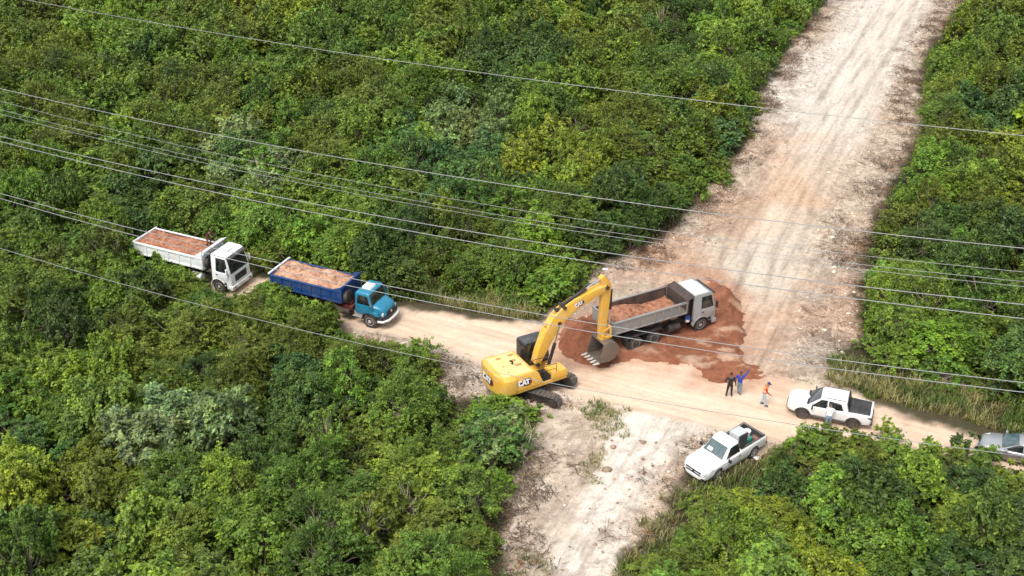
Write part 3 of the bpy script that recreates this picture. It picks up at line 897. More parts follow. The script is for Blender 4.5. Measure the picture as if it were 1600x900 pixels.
csd = sdist(clear_g, ca[:, 0], ca[:, 1])
for (x, y, kd), s_ in zip(cands, csd):
    if s_ > -.3: continue
    px, py = proj(x, y, 1.5)
    c, fm, seed = character(px, py, rngp)
    if kd == 'tree':
        r, h = rngp.uniform(1.35, 2.4), rngp.uniform(2.3, 4.8)
        if y > 105: h *= 1.1
        if s_ > -1.2: r *= .7; h *= .7
    else:
        r, h = rngp.uniform(.9, 1.5), rngp.uniform(1.1, 2.4)
    z = 0
    ok = False
    bx, by_ = proj(x, y, 0.0)
    if bx < 650 and by_ < 418 + (bx - 373) * .2246: r = min(r, -s_ + .75)
    for k in range(4):
        if not reaches(x, y, z, r, h): ok = True; break
        r *= .78; h *= .74
    if not ok or r < .55: continue
    if kd == 'tree' and r < 1.25: kd = 'shrub'
    put(x, y, r, h, kd, fm, c, seed)

# the growth seen largest stands as things of its own, the rest is the mass behind and beside
for p in plants:
    p['px'], p['py'] = [float(v) for v in proj(p['x'], p['y'], p['h'] * .6)]
    p['size'] = p['r'] * p['h'] / (p['y'] ** 2)
    p['in'] = -25 < p['px'] < 1625 and -25 < p['py'] < 935
own = []
for kd in ('tree', 'shrub'):
    L = sorted([p for p in plants if p['kind'] == kd and p['in']], key=lambda p: -p['size'])[:290]
    own += L
own_id = {id(p) for p in own}
CN = {G_MID: 'mid green', G_BRI: 'bright green', G_DARK: 'dark green', G_OLV: 'olive green', G_YEL: 'yellowish', G_SIL: 'silvery', G_BLUE: 'bluish green'}
FN = {'round': 'rounded', 'spread': 'flat-topped', 'feather': 'feathery', 'bush': 'bushy', 'sparse': 'twiggy', 'bare': 'nearly leafless'}
MARKS = [(310,400,90,'the white dump truck'),(525,455,95,'the blue dump truck'),(815,590,80,'the yellow excavator'),(1130,705,75,'the single-cab pickup'),
         (1300,640,70,'the double-cab pickup'),(1575,705,60,'the silver car')]
def where(px, py):
    best = None
    for (mx, my, rr, nm) in MARKS:
        d = math.hypot(px - mx, (py - my) * 1.4)
        if d < rr * 1.6 and (best is None or d < best[0]): best = (d, mx, my, rr, nm)
    if best:
        _, mx, my, rr, nm = best
        v = 'beyond ' if py < my - 12 else ('in front of ' if py > my + 12 else ('left of ' if px < mx else 'right of '))
        return v + nm
    if px > 1140 and py < 640: 
        return 'right of the cleared strip, ' + ['top', 'upper', 'middle', 'lower'][min(3, max(0, int(py / 150)))]
    if px > 900 and py > 640: return 'in the lower right thicket, ' + ['left side', 'middle', 'right side'][min(2, max(0, int((px - 900) / 235)))]
    cols = ['far left', 'left', 'centre left', 'centre']
    if py < 420:
        cols = ['far left', 'left', 'centre left', 'centre', 'near the cleared strip']
        return 'in the upper woodland, ' + cols[min(4, int(max(0, px) / 235))] + ' ' + ['top row', 'second row', 'third row', 'front row'][min(3, max(0, int(py / 105)))]
    return 'in the lower left thicket, ' + cols[min(3, int(max(0, px) / 210))] + ' ' + ['back', 'middle', 'near', 'nearest'][min(3, max(0, int((py - 420) / 120)))]
by = {}
for p in own:
    sz = 'tall' if p['h'] > 3.7 else ('small' if p['h'] < 1.6 else '')
    p['desc'] = ' '.join(w for w in (sz, CN[p['seed']], FN[FORMS[p['i']][0]]) if w)
    p['where'] = where(p['px'], p['py'])
    by.setdefault((p['desc'], p['where'], p['kind']), []).append(p)
ORD = ['leftmost', 'second', 'third', 'fourth', 'fifth', 'sixth', 'seventh', 'eighth', 'ninth', 'tenth', 'eleventh', 'twelfth', 'thirteenth', 'fourteenth', 'fifteenth']
for (d, w, kd), L in by.items():
    if len(d.split()) > 3: w = w.replace('cleared strip, ', 'strip, ')
    L.sort(key=lambda p: p['px'])
    for k, p in enumerate(L):
        if len(L) == 1: p['label'] = f"{d} {kd} {w}"
        elif k == 0: p['label'] = f"leftmost {d} {kd} {w}"
        elif k == len(L) - 1: p['label'] = f"rightmost {d} {kd} {w}"
        else: p['label'] = f"{ORD[min(k, 14)]} from left, {d} {kd} {w}"
for p in own:
    fm, r_, h_, cm, wm = PROTO[p['i']]
    root = bpy.data.objects.new(p['kind'], None); COL.objects.link(root)
    root.location = (p['x'], p['y'], p['z'] - .03)
    root.rotation_euler = (0, 0, p['rot']); root.scale = (p['s'], p['s'], p['sz'])
    root.empty_display_size = .2
    tag(root, p['label'], p['kind'], 'trees of the scrub woodland' if p['kind'] == 'tree' else 'shrubs growing between the trees')
    c = cm.copy(); COL.objects.link(c); c.parent = root; c.color = (*p['col'], 1)
    t = wm.copy(); COL.objects.link(t); t.parent = root; t.color = (1, 1, 1, 1)
    c.name = 'crown'; t.name = 'trunk'
# mass of the rest
mV, mF, mC, wV, wF, wC = [], [], [], [], [], []
mo = wo = 0
for p in plants:
    if id(p) in own_id: continue
    cr, wd = LOD[p['i']]
    ca_, sa_ = math.cos(p['rot']), math.sin(p['rot'])
    M = np.array([[ca_ * p['s'], sa_ * p['s'], 0], [-sa_ * p['s'], ca_ * p['s'], 0], [0, 0, p['sz']]])
    off = np.array([p['x'], p['y'], p['z'] - .03])
    mV.append(cr[0] @ M + off); mF.append(cr[1] + mo); mo += len(cr[0]); mC.append(cr[2] * p['col'])
    wV.append(wd[0] @ M + off); wF.append(wd[1] + wo); wo += len(wd[0]); wC.append(wd[2])
o = np_mesh('distant_woodland', np.concatenate(mV + [np.concatenate(wV)]), np.concatenate([np.concatenate(mF), np.concatenate(wF) + mo]), M_LEAF,
            np.concatenate(mC + wC))
tag(o, 'mass of mixed green scrub woodland filling the far background', 'woodland', kind='stuff')
print('plants', len(plants), 'own', len(own), 'trees', sum(p['kind'] == 'tree' for p in plants), 'mass verts', mo)

# undergrowth below and between the crowns
n = 30000
ux = RNG.uniform(-75, 75, n); uy = 36 + 125 * RNG.uniform(0, 1, n) ** 1.15
ppx, ppy = proj(ux, uy, .6)
usd = sdist(clear_g, ux, uy)
ok = (usd < -.1) & (ppx > -150) & (ppx < 1750) & (ppy < 1000) & (~in_keep(ppx, ppy) | ((ppx < 650) & (ppy < 412 + (ppx - 373) * .2246)))
ux, uy = ux[ok], uy[ok]
uz = ground_z(ux, uy)
m = 13
P = np.stack([np.repeat(ux, m), np.repeat(uy, m), np.repeat(uz, m)], 1)
hh = np.repeat(RNG.uniform(.2, 1.0, len(ux)), m) * np.clip(np.repeat(-sdist(clear_g, ux, uy), m) * .8 + .3, .25, 1)
P += np.stack([RNG.normal(0, .32, len(P)), RNG.normal(0, .32, len(P)), RNG.uniform(.05, 1, len(P)) * hh], 1)
Nn = RNG.normal(size=(len(P), 3)) * .6 + np.array([0, 0, 1])
V_, F_ = quads(P, Nn, RNG.uniform(.08, .17, len(P)), RNG)
tc = fbm(ux * .2, uy * .2, 201, 3)
cA, cB = np.array(G_DARK) * 1.1, np.array(G_OLV) * .9
cc = cA + (cB - cA) * sstep(.4, .65, tc)[:, None]
cc = cc * RNG.uniform(.6, 1.5, (len(ux), 1))
o = np_mesh('undergrowth', V_, F_, M_LEAF, np.repeat(np.repeat(cc, m, 0), 4, 0))
tag(o, 'low dark green undergrowth between the bushes', 'undergrowth', kind='stuff')

# grasses on the verges
def blades(X, Y, Z, h, w, lean, cols, rng):
    n = len(X); a = rng.uniform(0, 2 * PI, n); d = np.stack([np.cos(a), np.sin(a), 0 * a], 1); s = np.stack([-np.sin(a), np.cos(a), 0 * a], 1)
    base = np.stack([X, Y, Z - .03], 1)
    mid = base + d * (lean * h * .35)[:, None] + np.array([0, 0, 1]) * (h * .6)[:, None]
    tip = base + d * (lean * h)[:, None] + np.array([0, 0, 1]) * (h * .95)[:, None]
    V = np.stack([base - s * w[:, None], base + s * w[:, None], mid + s * w[:, None] * .8, mid - s * w[:, None] * .8, tip - s * w[:, None] * .2, tip + s * w[:, None] * .2], 1).reshape(-1, 3)
    o_ = np.arange(n)[:, None] * 6
    F = np.concatenate([o_ + [0, 1, 2, 3], o_ + [3, 2, 5, 4]], 0)
    return V, F, np.repeat(cols, 6, 0)
gx, gy, gw = [], [], []
for (g, wgt) in grass_g:
    lo, hi = g.min(0) - .8, g.max(0) + .8
    area = (hi[0] - lo[0]) * (hi[1] - lo[1])
    k = int(area * 190 * wgt)
    X = RNG.uniform(lo[0], hi[0], k); Y = RNG.uniform(lo[1], hi[1], k)
    s_ = sdist(g, X, Y) + (fbm(X * .9, Y * .9, 101) - .5) * 2.4
    dens = fbm(X * 2.1, Y * 2.1, 103, 3)
    rc_, _, _ = road_core(X, Y)
    ok = (s_ > -.2) & (dens > .38 + .16 * (1 - wgt)) & (rc_ < .15)
    gx.append(X[ok]); gy.append(Y[ok]); gw.append(np.full(ok.sum(), wgt))
gx, gy, gw = np.concatenate(gx), np.concatenate(gy), np.concatenate(gw)
gzz = ground_z(gx, gy); n = len(gx)
hh = RNG.uniform(.18, .62, n) * (.14 + .98 * gw ** 2.2)
tall = fbm(gx * .5, gy * .5, 211, 3)
hh *= .6 + .9 * tall
dry = sstep(.35, .65, fbm(gx * .8, gy * .8, 213, 3) + RNG.normal(0, .10, n))[:, None]
cols = (np.array([.12, .18, .035]) * (1 - dry) + np.array([.33, .30, .13]) * dry) * RNG.uniform(.6, 1.35, (n, 1))
V_, F_, C_ = blades(gx, gy, gzz, hh, RNG.uniform(.014, .035, n), RNG.uniform(.2, .9, n), cols, RNG)
o = np_mesh('verge_grass', V_, F_, M_LEAF, C_)
tag(o, 'dry olive and straw coloured grass along the verges of the track', 'grass', kind='stuff')
print('blades', n)

# torn roots, twigs and dead brush along the bulldozed margins
def twigs(cx, cy, cz, n, spread, L, col, rng, zs=.25, wmul=1):
    k = len(cx)
    X = np.repeat(cx, n) + rng.normal(0, spread, k * n); Y = np.repeat(cy, n) + rng.normal(0, spread, k * n)
    Z = np.repeat(cz, n) + np.abs(rng.normal(0, zs, k * n))
    a = rng.uniform(0, 2 * PI, k * n); e = rng.normal(0, .35, k * n)
    l = rng.uniform(.4, 1, k * n) * L
    d = np.stack([np.cos(a) * np.cos(e), np.sin(a) * np.cos(e), np.sin(e)], 1)
    s = np.cross(d, [0, 0, 1.0]); s /= np.linalg.norm(s, axis=1, keepdims=True); t = np.cross(d, s)
    P = np.stack([X, Y, Z], 1); w = rng.uniform(.010, .028, k * n)[:, None] * wmul
    bend = t * (rng.normal(0, .12, k * n) * l)[:, None]
    rings = []
    for q, c in ((1, P - d * l[:, None] / 2), (.8, P + bend), (.35, P + d * l[:, None] / 2)):
        rings.append(np.stack([c + s * w * q, c - s * w * q * .5 + t * w * q * .86, c - s * w * q * .5 - t * w * q * .86], 1))
    V = np.stack(rings, 1).reshape(-1, 3)
    o_ = np.arange(k * n)[:, None] * 9
    F = np.concatenate([o_ + q for q in ([0, 1, 4, 3], [1, 2, 5, 4], [2, 0, 3, 5], [3, 4, 7, 6], [4, 5, 8, 7], [5, 3, 6, 8])], 0)
    C = np.array(col) * rng.uniform(.55, 1.5, (k * n, 1)) * np.array([1, 1, 1])
    return V, F, np.repeat(C, 9, 0)
n = 2600
tx, ty = RNG.uniform(-20, 66, n * 6), RNG.uniform(42, 150, n * 6)
s_ = sdist(clear_g, tx, ty); rc_, _, _ = road_core(tx, ty)
pr = sstep(3.6, .2, s_) * sstep(-1.6, -.6, s_) * (fbm(tx * .35, ty * .35, 221, 3) > .43)
pr = pr * np.where((ty > 74) | ((tx < 4) & (ty < 64)), 1, .15) * (rc_ < -.8)
ok = RNG.uniform(0, 1, len(tx)) < pr
tx, ty = tx[ok], ty[ok]; tz = ground_z(tx, ty)
print('twig heaps', len(tx))
V1, F1, C1 = twigs(tx, ty, tz, 16, .40, .9, (.17, .12, .085), RNG, .16)
lx = np.repeat(tx, 12) + RNG.normal(0, .5, len(tx) * 12); ly = np.repeat(ty, 12) + RNG.normal(0, .5, len(tx) * 12)
lz = ground_z(lx, ly) + np.abs(RNG.normal(0, .14, len(lx))) + .02
V2, F2 = quads(np.stack([lx, ly, lz], 1), RNG.normal(size=(len(lx), 3)) + [0, 0, .8], RNG.uniform(.05, .11, len(lx)), RNG)
rust = (fbm(lx * .3, ly * .3, 231) > .52)[:, None]
C2 = np.where(rust, np.array([.26, .10, .045]), np.array([.17, .115, .08])) * RNG.uniform(.6, 1.4, (len(lx), 1))
o = np_mesh('dead_brush', np.concatenate([V1, V2]), np.concatenate([F1, F2 + len(V1)]), M_BARK, np.concatenate([C1, np.repeat(C2, 4, 0)]))
tag(o, 'torn brown roots, twigs and dead leaves along the edges of the cleared strip', 'dead brush', kind='stuff')
# clods and stones
k = 5200
X, Y = RNG.uniform(-25, 66, k * 4), RNG.uniform(42, 150, k * 4)
s_ = sdist(clear_g, X, Y); rc_, _, _ = road_core(X, Y); _, s1, _ = segdist(strip_c, X, Y, False)
ok = (s_ > .2) & (rc_ < -.2) & (RNG.uniform(0, 1, len(X)) < sstep(8, 1, s_) * .8 + .08) & (np.abs(s1) > 2.2) & (fbm(X * .5, Y * .5, 241) > .42)
X, Y = X[ok], Y[ok]; n = len(X)
Z = ground_z(X, Y); S = RNG.uniform(.03, .11, n) * (1 + 1.2 * (RNG.uniform(0, 1, n) > .95))
ico = np.array([(0, 0, 1), (.894, 0, .447), (.276, .851, .447), (-.724, .526, .447), (-.724, -.526, .447), (.276, -.851, .447),
                (.724, .526, -.447), (-.276, .851, -.447), (-.894, 0, -.447), (-.276, -.851, -.447), (.724, -.526, -.447), (0, 0, -1)])
icf = np.array([(0, 1, 2), (0, 2, 3), (0, 3, 4), (0, 4, 5), (0, 5, 1), (1, 6, 2), (2, 7, 3), (3, 8, 4), (4, 9, 5), (5, 10, 1), (2, 6, 7), (3, 7, 8), (4, 8, 9), (5, 9, 10), (1, 10, 6), (11, 7, 6), (11, 8, 7), (11, 9, 8), (11, 10, 9), (11, 6, 10)])
Vc = (ico[None] * RNG.uniform(.6, 1.3, (n, 12, 1)) * S[:, None, None] * np.array([1.2, 1, .65]) + np.stack([X, Y, Z + S * .2], 1)[:, None]).reshape(-1, 3)
Fc = (icf[None] + (np.arange(n) * 12)[:, None, None]).reshape(-1, 3)
pale = (RNG.uniform(0, 1, n) > .6)[:, None]
Cc = np.where(pale, np.array([.62, .56, .48]), np.array([.34, .25, .18])) * RNG.uniform(.7, 1.2, (n, 1))
o = np_mesh('clods', Vc, Fc, M_BARK, np.repeat(Cc, 12, 0))
tag(o, 'scattered soil clods and pale stones on the cleared ground', 'clods', kind='stuff')
print('clods', n)
# ------------------------------------------------------------------ shared paints
M_WHITE = paint('white_paint', (.80, .80, .79), .28, dirt=.22, dirtcol=(.55, .45, .35), coat=.3)
M_WHITE_T = paint('white_truck_paint', (.82, .84, .84), .38, dirt=.32, dirtcol=(.52, .42, .33))
M_BLUE_CAB = paint('blue_cab_paint', (.012, .20, .33), .32, dirt=.22, dirtcol=(.22, .27, .27), coat=.2)
M_BLUE_BED = paint('dark_blue_paint', (.012, .055, .19), .42, dirt=.35, dirtcol=(.16, .15, .17))
M_GREY_CAB = paint('silver_grey_paint', (.42, .44, .45), .35, metal=.35, dirt=.35, dirtcol=(.40, .33, .27))
M_LIGHTROOF = paint('pale_roof_paint', (.66, .69, .69), .35, dirt=.3)
M_GREY_BED = paint('grey_bed_paint', (.25, .26, .26), .55, dirt=.75, dirtcol=(.33, .24, .18), scale=2.2)
M_RUST = paint('worn_steel', (.05, .038, .034), .7, dirt=.2, dirtcol=(.34, .20, .13), scale=2.5, bump=.4)
M_BEDIN = paint('bed_inside', (.05, .036, .032), .75, dirt=.6, dirtcol=(.27, .15, .10), scale=2)
M_YEL = paint('yellow_paint', (.78, .42, .045), .45, dirt=.7, dirtcol=(.62, .44, .22), coat=.1)
M_YEL_TOP = paint('yellow_hood_paint', (.80, .57, .22), .45, dirt=.45, dirtcol=(.68, .56, .38))
M_BLACK = paint('black_paint', (.014, .015, .017), .35, dirt=.25, dirtcol=(.15, .12, .10))
M_CABROOF = paint('cab_roof', (.05, .058, .064), .4, dirt=.4, dirtcol=(.20, .18, .15))
M_CHASSIS = paint('chassis', (.022, .02, .02), .7, dirt=.6, dirtcol=(.16, .105, .075), scale=2.5)
M_REDFRAME = paint('red_frame', (.13, .018, .014), .6, dirt=.5, dirtcol=(.14, .08, .06))
M_RUBBER = paint('rubber', (.028, .027, .026), .8, dirt=.65, dirtcol=(.20, .15, .115), scale=3)
M_RIM = paint('rim_grey', (.38, .37, .36), .45, metal=.3, dirt=.6, scale=4)
M_RIMW = paint('rim_white', (.52, .51, .49), .5, dirt=.65, scale=4)
M_ALLOY = paint('alloy_dark', (.10, .10, .105), .4, metal=.5, dirt=.4, dirtcol=(.3, .22, .16))
M_CHROME = paint('bright_metal', (.62, .63, .64), .2, metal=1, dirt=.15)
M_STEEL = paint('bucket_steel', (.15, .13, .115), .5, metal=.4, dirt=.75, dirtcol=(.32, .20, .13), scale=3, bump=.3)
M_TOOTH = paint('tooth_steel', (.72, .70, .67), .4, metal=.3, dirt=.2)
M_TRACK = paint('track_steel', (.13, .12, .11), .65, metal=.3, dirt=.7, dirtcol=(.26, .20, .15), scale=3)
M_PLASTIC = paint('grey_plastic', (.05, .05, .052), .6, dirt=.4)
M_WPLASTIC = paint('white_plastic', (.74, .75, .74), .5, dirt=.25)
M_GREENP = paint('green_plastic', (.02, .33, .20), .45, dirt=.2)
M_BLUEP = paint('blue_plastic', (.02, .08, .35), .45, dirt=.2)
M_PLATE = paint('number_plate', (.62, .63, .63), .5, dirt=.3)
M_SILVER = paint('silver_paint', (.50, .52, .54), .3, metal=.5, dirt=.18, coat=.5)
M_SILVER_L = paint('silver_side', (.30, .27, .25), .35, metal=.45, dirt=.5, dirtcol=(.36, .29, .24), coat=.3)
M_MAROON = paint('maroon_logo', (.16, .012, .02), .5, dirt=.1)
M_LOGOB = paint('black_logo', (.015, .013, .016), .5, dirt=.1)
M_LOGOW = paint('white_logo', (.85, .85, .85), .5, dirt=.05)
M_AMBER = paint('amber_lens', (.62, .20, .02), .3, dirt=.1)
M_REDLENS = paint('red_lens', (.38, .015, .012), .25, dirt=.1)
def glassy(name, col, rough=.06, dust=.12):
    m, nt, b, out = new_mat(name)
    tc = N(nt, "ShaderNodeTexCoord"); n = N(nt, "ShaderNodeTexNoise"); n.inputs['Scale'].default_value = 3; n.inputs['Detail'].default_value = 5
    nt.links.new(tc.outputs['Object'], n.inputs['Vector'])
    r = ramp(nt, n.outputs['Fac'], [(.4, (0, 0, 0)), (.75, (1, 1, 1))])
    mu = N(nt, "ShaderNodeMath", operation='MULTIPLY'); mu.inputs[1].default_value = dust
    nt.links.new(r.outputs[0], mu.inputs[0])
    nt.links.new(mixc(nt, col, (.42, .37, .31), mu.outputs[0]), b.inputs['Base Color'])
    b.inputs['Roughness'].default_value = rough; b.inputs['IOR'].default_value = 1.55; b.inputs['Coat Weight'].default_value = .6
    return m
M_GLASS = glassy('dark_glass', (.010, .013, .014))
M_SCREEN = glassy('windscreen_glass', (.055, .10, .11), .08, .25)
M_SCREEN2 = glassy('greyer_windscreen', (.06, .075, .085), .08, .2)  # greyer, slightly darker glass for the double-cab pickup
M_LAMP = glassy('lamp_glass', (.60, .62, .62), .12, .1)

def soil_load_mat(name, col, col2):
    m, nt, b, out = new_mat(name)
    tc = N(nt, "ShaderNodeTexCoord")
    n = N(nt, "ShaderNodeTexNoise"); n.inputs['Scale'].default_value = 2.6; n.inputs['Detail'].default_value = 10; n.inputs['Roughness'].default_value = .78
    nt.links.new(tc.outputs['Object'], n.inputs['Vector'])
    r = ramp(nt, n.outputs['Fac'], [(.36, tuple(c * .42 for c in col)), (.48, col), (.60, col2), (.68, tuple(c * .7 for c in col2))])
    nt.links.new(r.outputs[0], b.inputs['Base Color']); b.inputs['Roughness'].default_value = .95; b.inputs['Specular IOR Level'].default_value = .1
    bp = N(nt, "ShaderNodeBump"); bp.inputs['Strength'].default_value = .8; bp.inputs['Distance'].default_value = .08
    nt.links.new(n.outputs['Fac'], bp.inputs['Height']); nt.links.new(bp.outputs[0], b.inputs['Normal'])
    return m
M_LOAD_R = soil_load_mat('load_red', (.33, .145, .085), (.45, .235, .15))
M_LOAD_P = soil_load_mat('load_peach', (.42, .225, .14), (.57, .38, .265))

# ------------------------------------------------------------------ wheels and small parts
def wheel(parent, x, y, r, w, side, rimm=None, dual=False, ry=.58, rz=0.0, hub=0.0, name='wheel'):
    """tyre + rim sub-part; side=+1 outer face towards +y"""
    rimm = rimm or M_RIM
    t = MB()
    h = w / 2
    cols = [(-h, r * .62), (-h * 1.0, r * .86), (-h * .86, r * .96), (-h * .6, r), (h * .6, r), (h * .86, r * .96), (h, r * .86), (h, r * .62)]
    if dual:
        t.lathe([(a - w * .56, q) for a, q in cols], (0, 0, 0), 'y', 28); t.lathe([(a + w * .56, q) for a, q in cols], (0, 0, 0), 'y', 28)
    else:
        t.lathe(cols, (0, 0, 0), 'y', 28)
    # tread blocks
    nb = 26
    for k in range(nb):
        a = 2 * PI * k / nb
        for off in ((-w * .56, w * .56) if dual else (0,)):
            for sgn in (-1, 1):
                rot = Matrix.Rotation(a, 3, 'Y')
                c = rot @ Vector((0, 0, r)); c.y = off + sgn * w * .27
                t.box(c, (r * .15, w * .34, .03), 0, rot)
    o = t.build(name, M_RUBBER, parent)
    o.location = (x, y, r); o.rotation_euler = (0, 0, rz)
    m = MB(); s = side; outer = (w * .56 if dual else 0) + h
    dish = -.10 if dual else -.045
    m.lathe([(s * (outer * 0 - h * .9), r * ry), (s * (outer + .006), r * ry * 1.02), (s * (outer + .01), r * ry * .96), (s * (outer + dish), r * ry * .80),
             (s * (outer + dish + .01), r * ry * .45), (s * (outer + dish + .05 + hub), r * ry * .36), (s * (outer + dish + .055 + hub), .02)], (0, 0, 0), 'y', 24)
    for k in range(8):
        a = 2 * PI * k / 8
        m.cyl((r * ry * .60 * math.cos(a), s * (outer + dish), r * ry * .60 * math.sin(a)), (r * ry * .60 * math.cos(a), s * (outer + dish + .03), r * ry * .60 * math.sin(a)), .018, n=6)
    m.build('rim', rimm, o)
    if not dual and ry > .6 and rimm in (M_ALLOY, M_RIM):
        pass
    return o

def quad_panel(mb, c, inset=(0, 0, 1, 1), off=.006, th=.012, m=0):
    """panel on a quad c0..c3 (counterclockwise from outside, c0 bottom-left), inset u0,v0,u1,v1"""
    c = [Vector(p) for p in c]
    def P(u, v): return (c[0] * (1 - u) + c[1] * u) * (1 - v) + (c[3] * (1 - u) + c[2] * u) * v
    u0, v0, u1, v1 = inset
    q = [P(u0, v0), P(u1, v0), P(u1, v1), P(u0, v1)]
    n = (q[1] - q[0]).cross(q[3] - q[0]).normalized()
    mb.hexa([p + n * (off - th) for p in q], [p + n * off for p in q], m)
    return mb

def mirror_y(pts): return [(x, -y, z) for x, y, z in pts]

def mudguard(parent, x, y, r, w, mat, a0=10, a1=170, th=.03, name='mudguard'):
    m = MB(); n = 12; ri = []
    for k in range(n + 1):
        a = R(a0 + (a1 - a0) * k / n)
        cx, cz = math.cos(a), math.sin(a)
        ri.append([(x + cx * r, y - w / 2, r * 0 + cz * r), (x + cx * r, y + w / 2, cz * r), (x + cx * (r + th), y + w / 2, cz * (r + th)), (x + cx * (r + th), y - w / 2, cz * (r + th))])
    m.loft(ri)
    return m.build(name, mat, parent)

def heap(parent_name, L, W, base, hfun, mat, seed=0, res=.09, label=None, cat=None, group=None, parent=None):
    """loose load: top surface over L x W (local, centred), down to base"""
    nx_, ny_ = int(L / res), int(W / res)
    xs_ = np.linspace(-L / 2, L / 2, nx_); ys_ = np.linspace(-W / 2, W / 2, ny_)
    X, Y = np.meshgrid(xs_, ys_)
    Z = hfun(X, Y) + (fbm(X * 2.2 + seed, Y * 2.2, seed, 5, .62) - .5) * .38
    Z = np.maximum(Z, base + .04)
    n = nx_ * ny_
    V = np.concatenate([np.stack([X, Y, Z], -1).reshape(-1, 3), np.stack([X, Y, 0 * X + base], -1).reshape(-1, 3)])
    i = np.arange(n).reshape(ny_, nx_)
    T = np.stack([i[:-1, :-1], i[:-1, 1:], i[1:, 1:], i[1:, :-1]], -1).reshape(-1, 4)
    B = T[:, ::-1] + n
    def wall(a): return np.stack([a[:-1], a[:-1] + n, a[1:] + n, a[1:]], -1)
    F = np.concatenate([T, B, wall(i[0, :])[:, :], wall(i[-1, ::-1]), wall(i[::-1, 0]), wall(i[:, -1])])
    o = np_mesh(parent_name, V, F, mat, smooth=True, parent=parent)
    if label: tag(o, label, cat, group)
    return o

def place(root, fpx, rpx, xf, xr, ytrack, side, dz=0.0):
    """stand a vehicle so that its wheels xf / xr on the given side touch the ground where the photo shows them"""
    a, b = at(*fpx), at(*rpx)
    d = (a - b).normalized(); rz = math.atan2(d.y, d.x)
    mid = (a + b) / 2
    lm = Vector(((xf + xr) / 2, ytrack * side, 0)); rot = Matrix.Rotation(rz, 3, 'Z')
    root.location = mid - rot @ lm
    root.location.z = dz
    root.rotation_euler = (0, 0, rz)
    return rz

# ------------------------------------------------------------------ tipper bed
def tipper_bed(parent, x0, x1, z0, z1, W, mat, matin, ribs, wall=.07, floor=.08, board=0.0, boardmat=None, lean=.0, hood=None, taper=.0, ribmat=None, pads=None):
    """x0 rear, x1 front; part body with inside material on the hollow"""
    h = W / 2
    b = MB()
    b.box(((x0 + x1) / 2, 0, z0 + floor / 2), (x1 - x0, W, floor), 1)
    for s in (-1, 1):
        b.prism([(x0, z0), (x1, z0), (x1, z1), (x0, z1 - taper)], s * h, s * (h - wall), 0)
    b.box((x0 + wall / 2, 0, (z0 + z1 - taper) / 2), (wall, W - 2 * wall - .004, z1 - taper - z0 - .02), 1)
    o = b.build('bed', [mat, matin], parent, bevel=.012)
    # inside lining sheets (dirty), 3 mm proud of the walls
    l = MB()
    for s in (-1, 1):
        l.box(((x0 + x1) / 2, s * (h - wall - .004), (z0 + z1) / 2), (x1 - x0 - .16, .006, z1 - z0 - .10 - taper))
    l.build('bed_lining', matin, parent)
    rb = MB()
    n = ribs
    for s in (-1, 1):
        for k in range(n):
            x = x0 + .06 + (x1 - x0 - .12) * k / (n - 1)
            rb.box((x, s * (h + .035), (z0 + z1 - taper) / 2 - .01), (.09, .07, z1 - z0 - taper - .05))
        rb.box(((x0 + x1) / 2, s * (h + .03), z1 - .06 - taper / 2), (x1 - x0, .10, .10))
        rb.box(((x0 + x1) / 2, s * (h + .025), z0 + .06), (x1 - x0, .08, .12))
    rb.build('bed_ribs', ribmat or mat, parent, bevel=.012)
    # tailgate
    t = MB(); t.box((x0 - .035, 0, (z0 + z1 - taper) / 2), (.06, W + .1, z1 - z0 - taper)); t.box((x0 - .05, 0, z1 - taper + .02), (.12, W + .22, .08))
    t.build('tailgate', ribmat or mat, parent, bevel=.012)
    return o

def frame_rails(parent, x0, x1, z, mat, h=.24, gap=.42):
    m = MB()
    for s in (-1, 1): m.box(((x0 + x1) / 2, s * gap, z), (x1 - x0, .08, h))
    k = 0; x = x0 + .2
    while x < x1:
        m.box((x, 0, z), (.10, gap * 2, h * .7)); x += 1.0
    return m.build('chassis', mat, parent, bevel=.01)

def axle(parent, x, z, W, mat=None):
    m = MB(); m.cyl((x, -W / 2, z), (x, W / 2, z), .09, n=12)
    m.lathe([(-.2, .1), (-.12, .22), (.12, .22), (.2, .1)], (x, 0, z), 'y', 16)
    return m.build('axle', mat or M_CHASSIS, parent)

def mirror_part(parent, x, y, z, s, mat=None, h=.42, w=.2):
    m = MB(); m.tube([(x, s * y, z + .2), (x + .08, s * (y + .18), z + .24), (x + .06, s * (y + .2), z)], .018, 6)
    m.box((x + .05, s * (y + .22), z - .02), (.09, w, h))
    return m.build('wing_mirror', mat or M_BLACK, parent, bevel=.02)

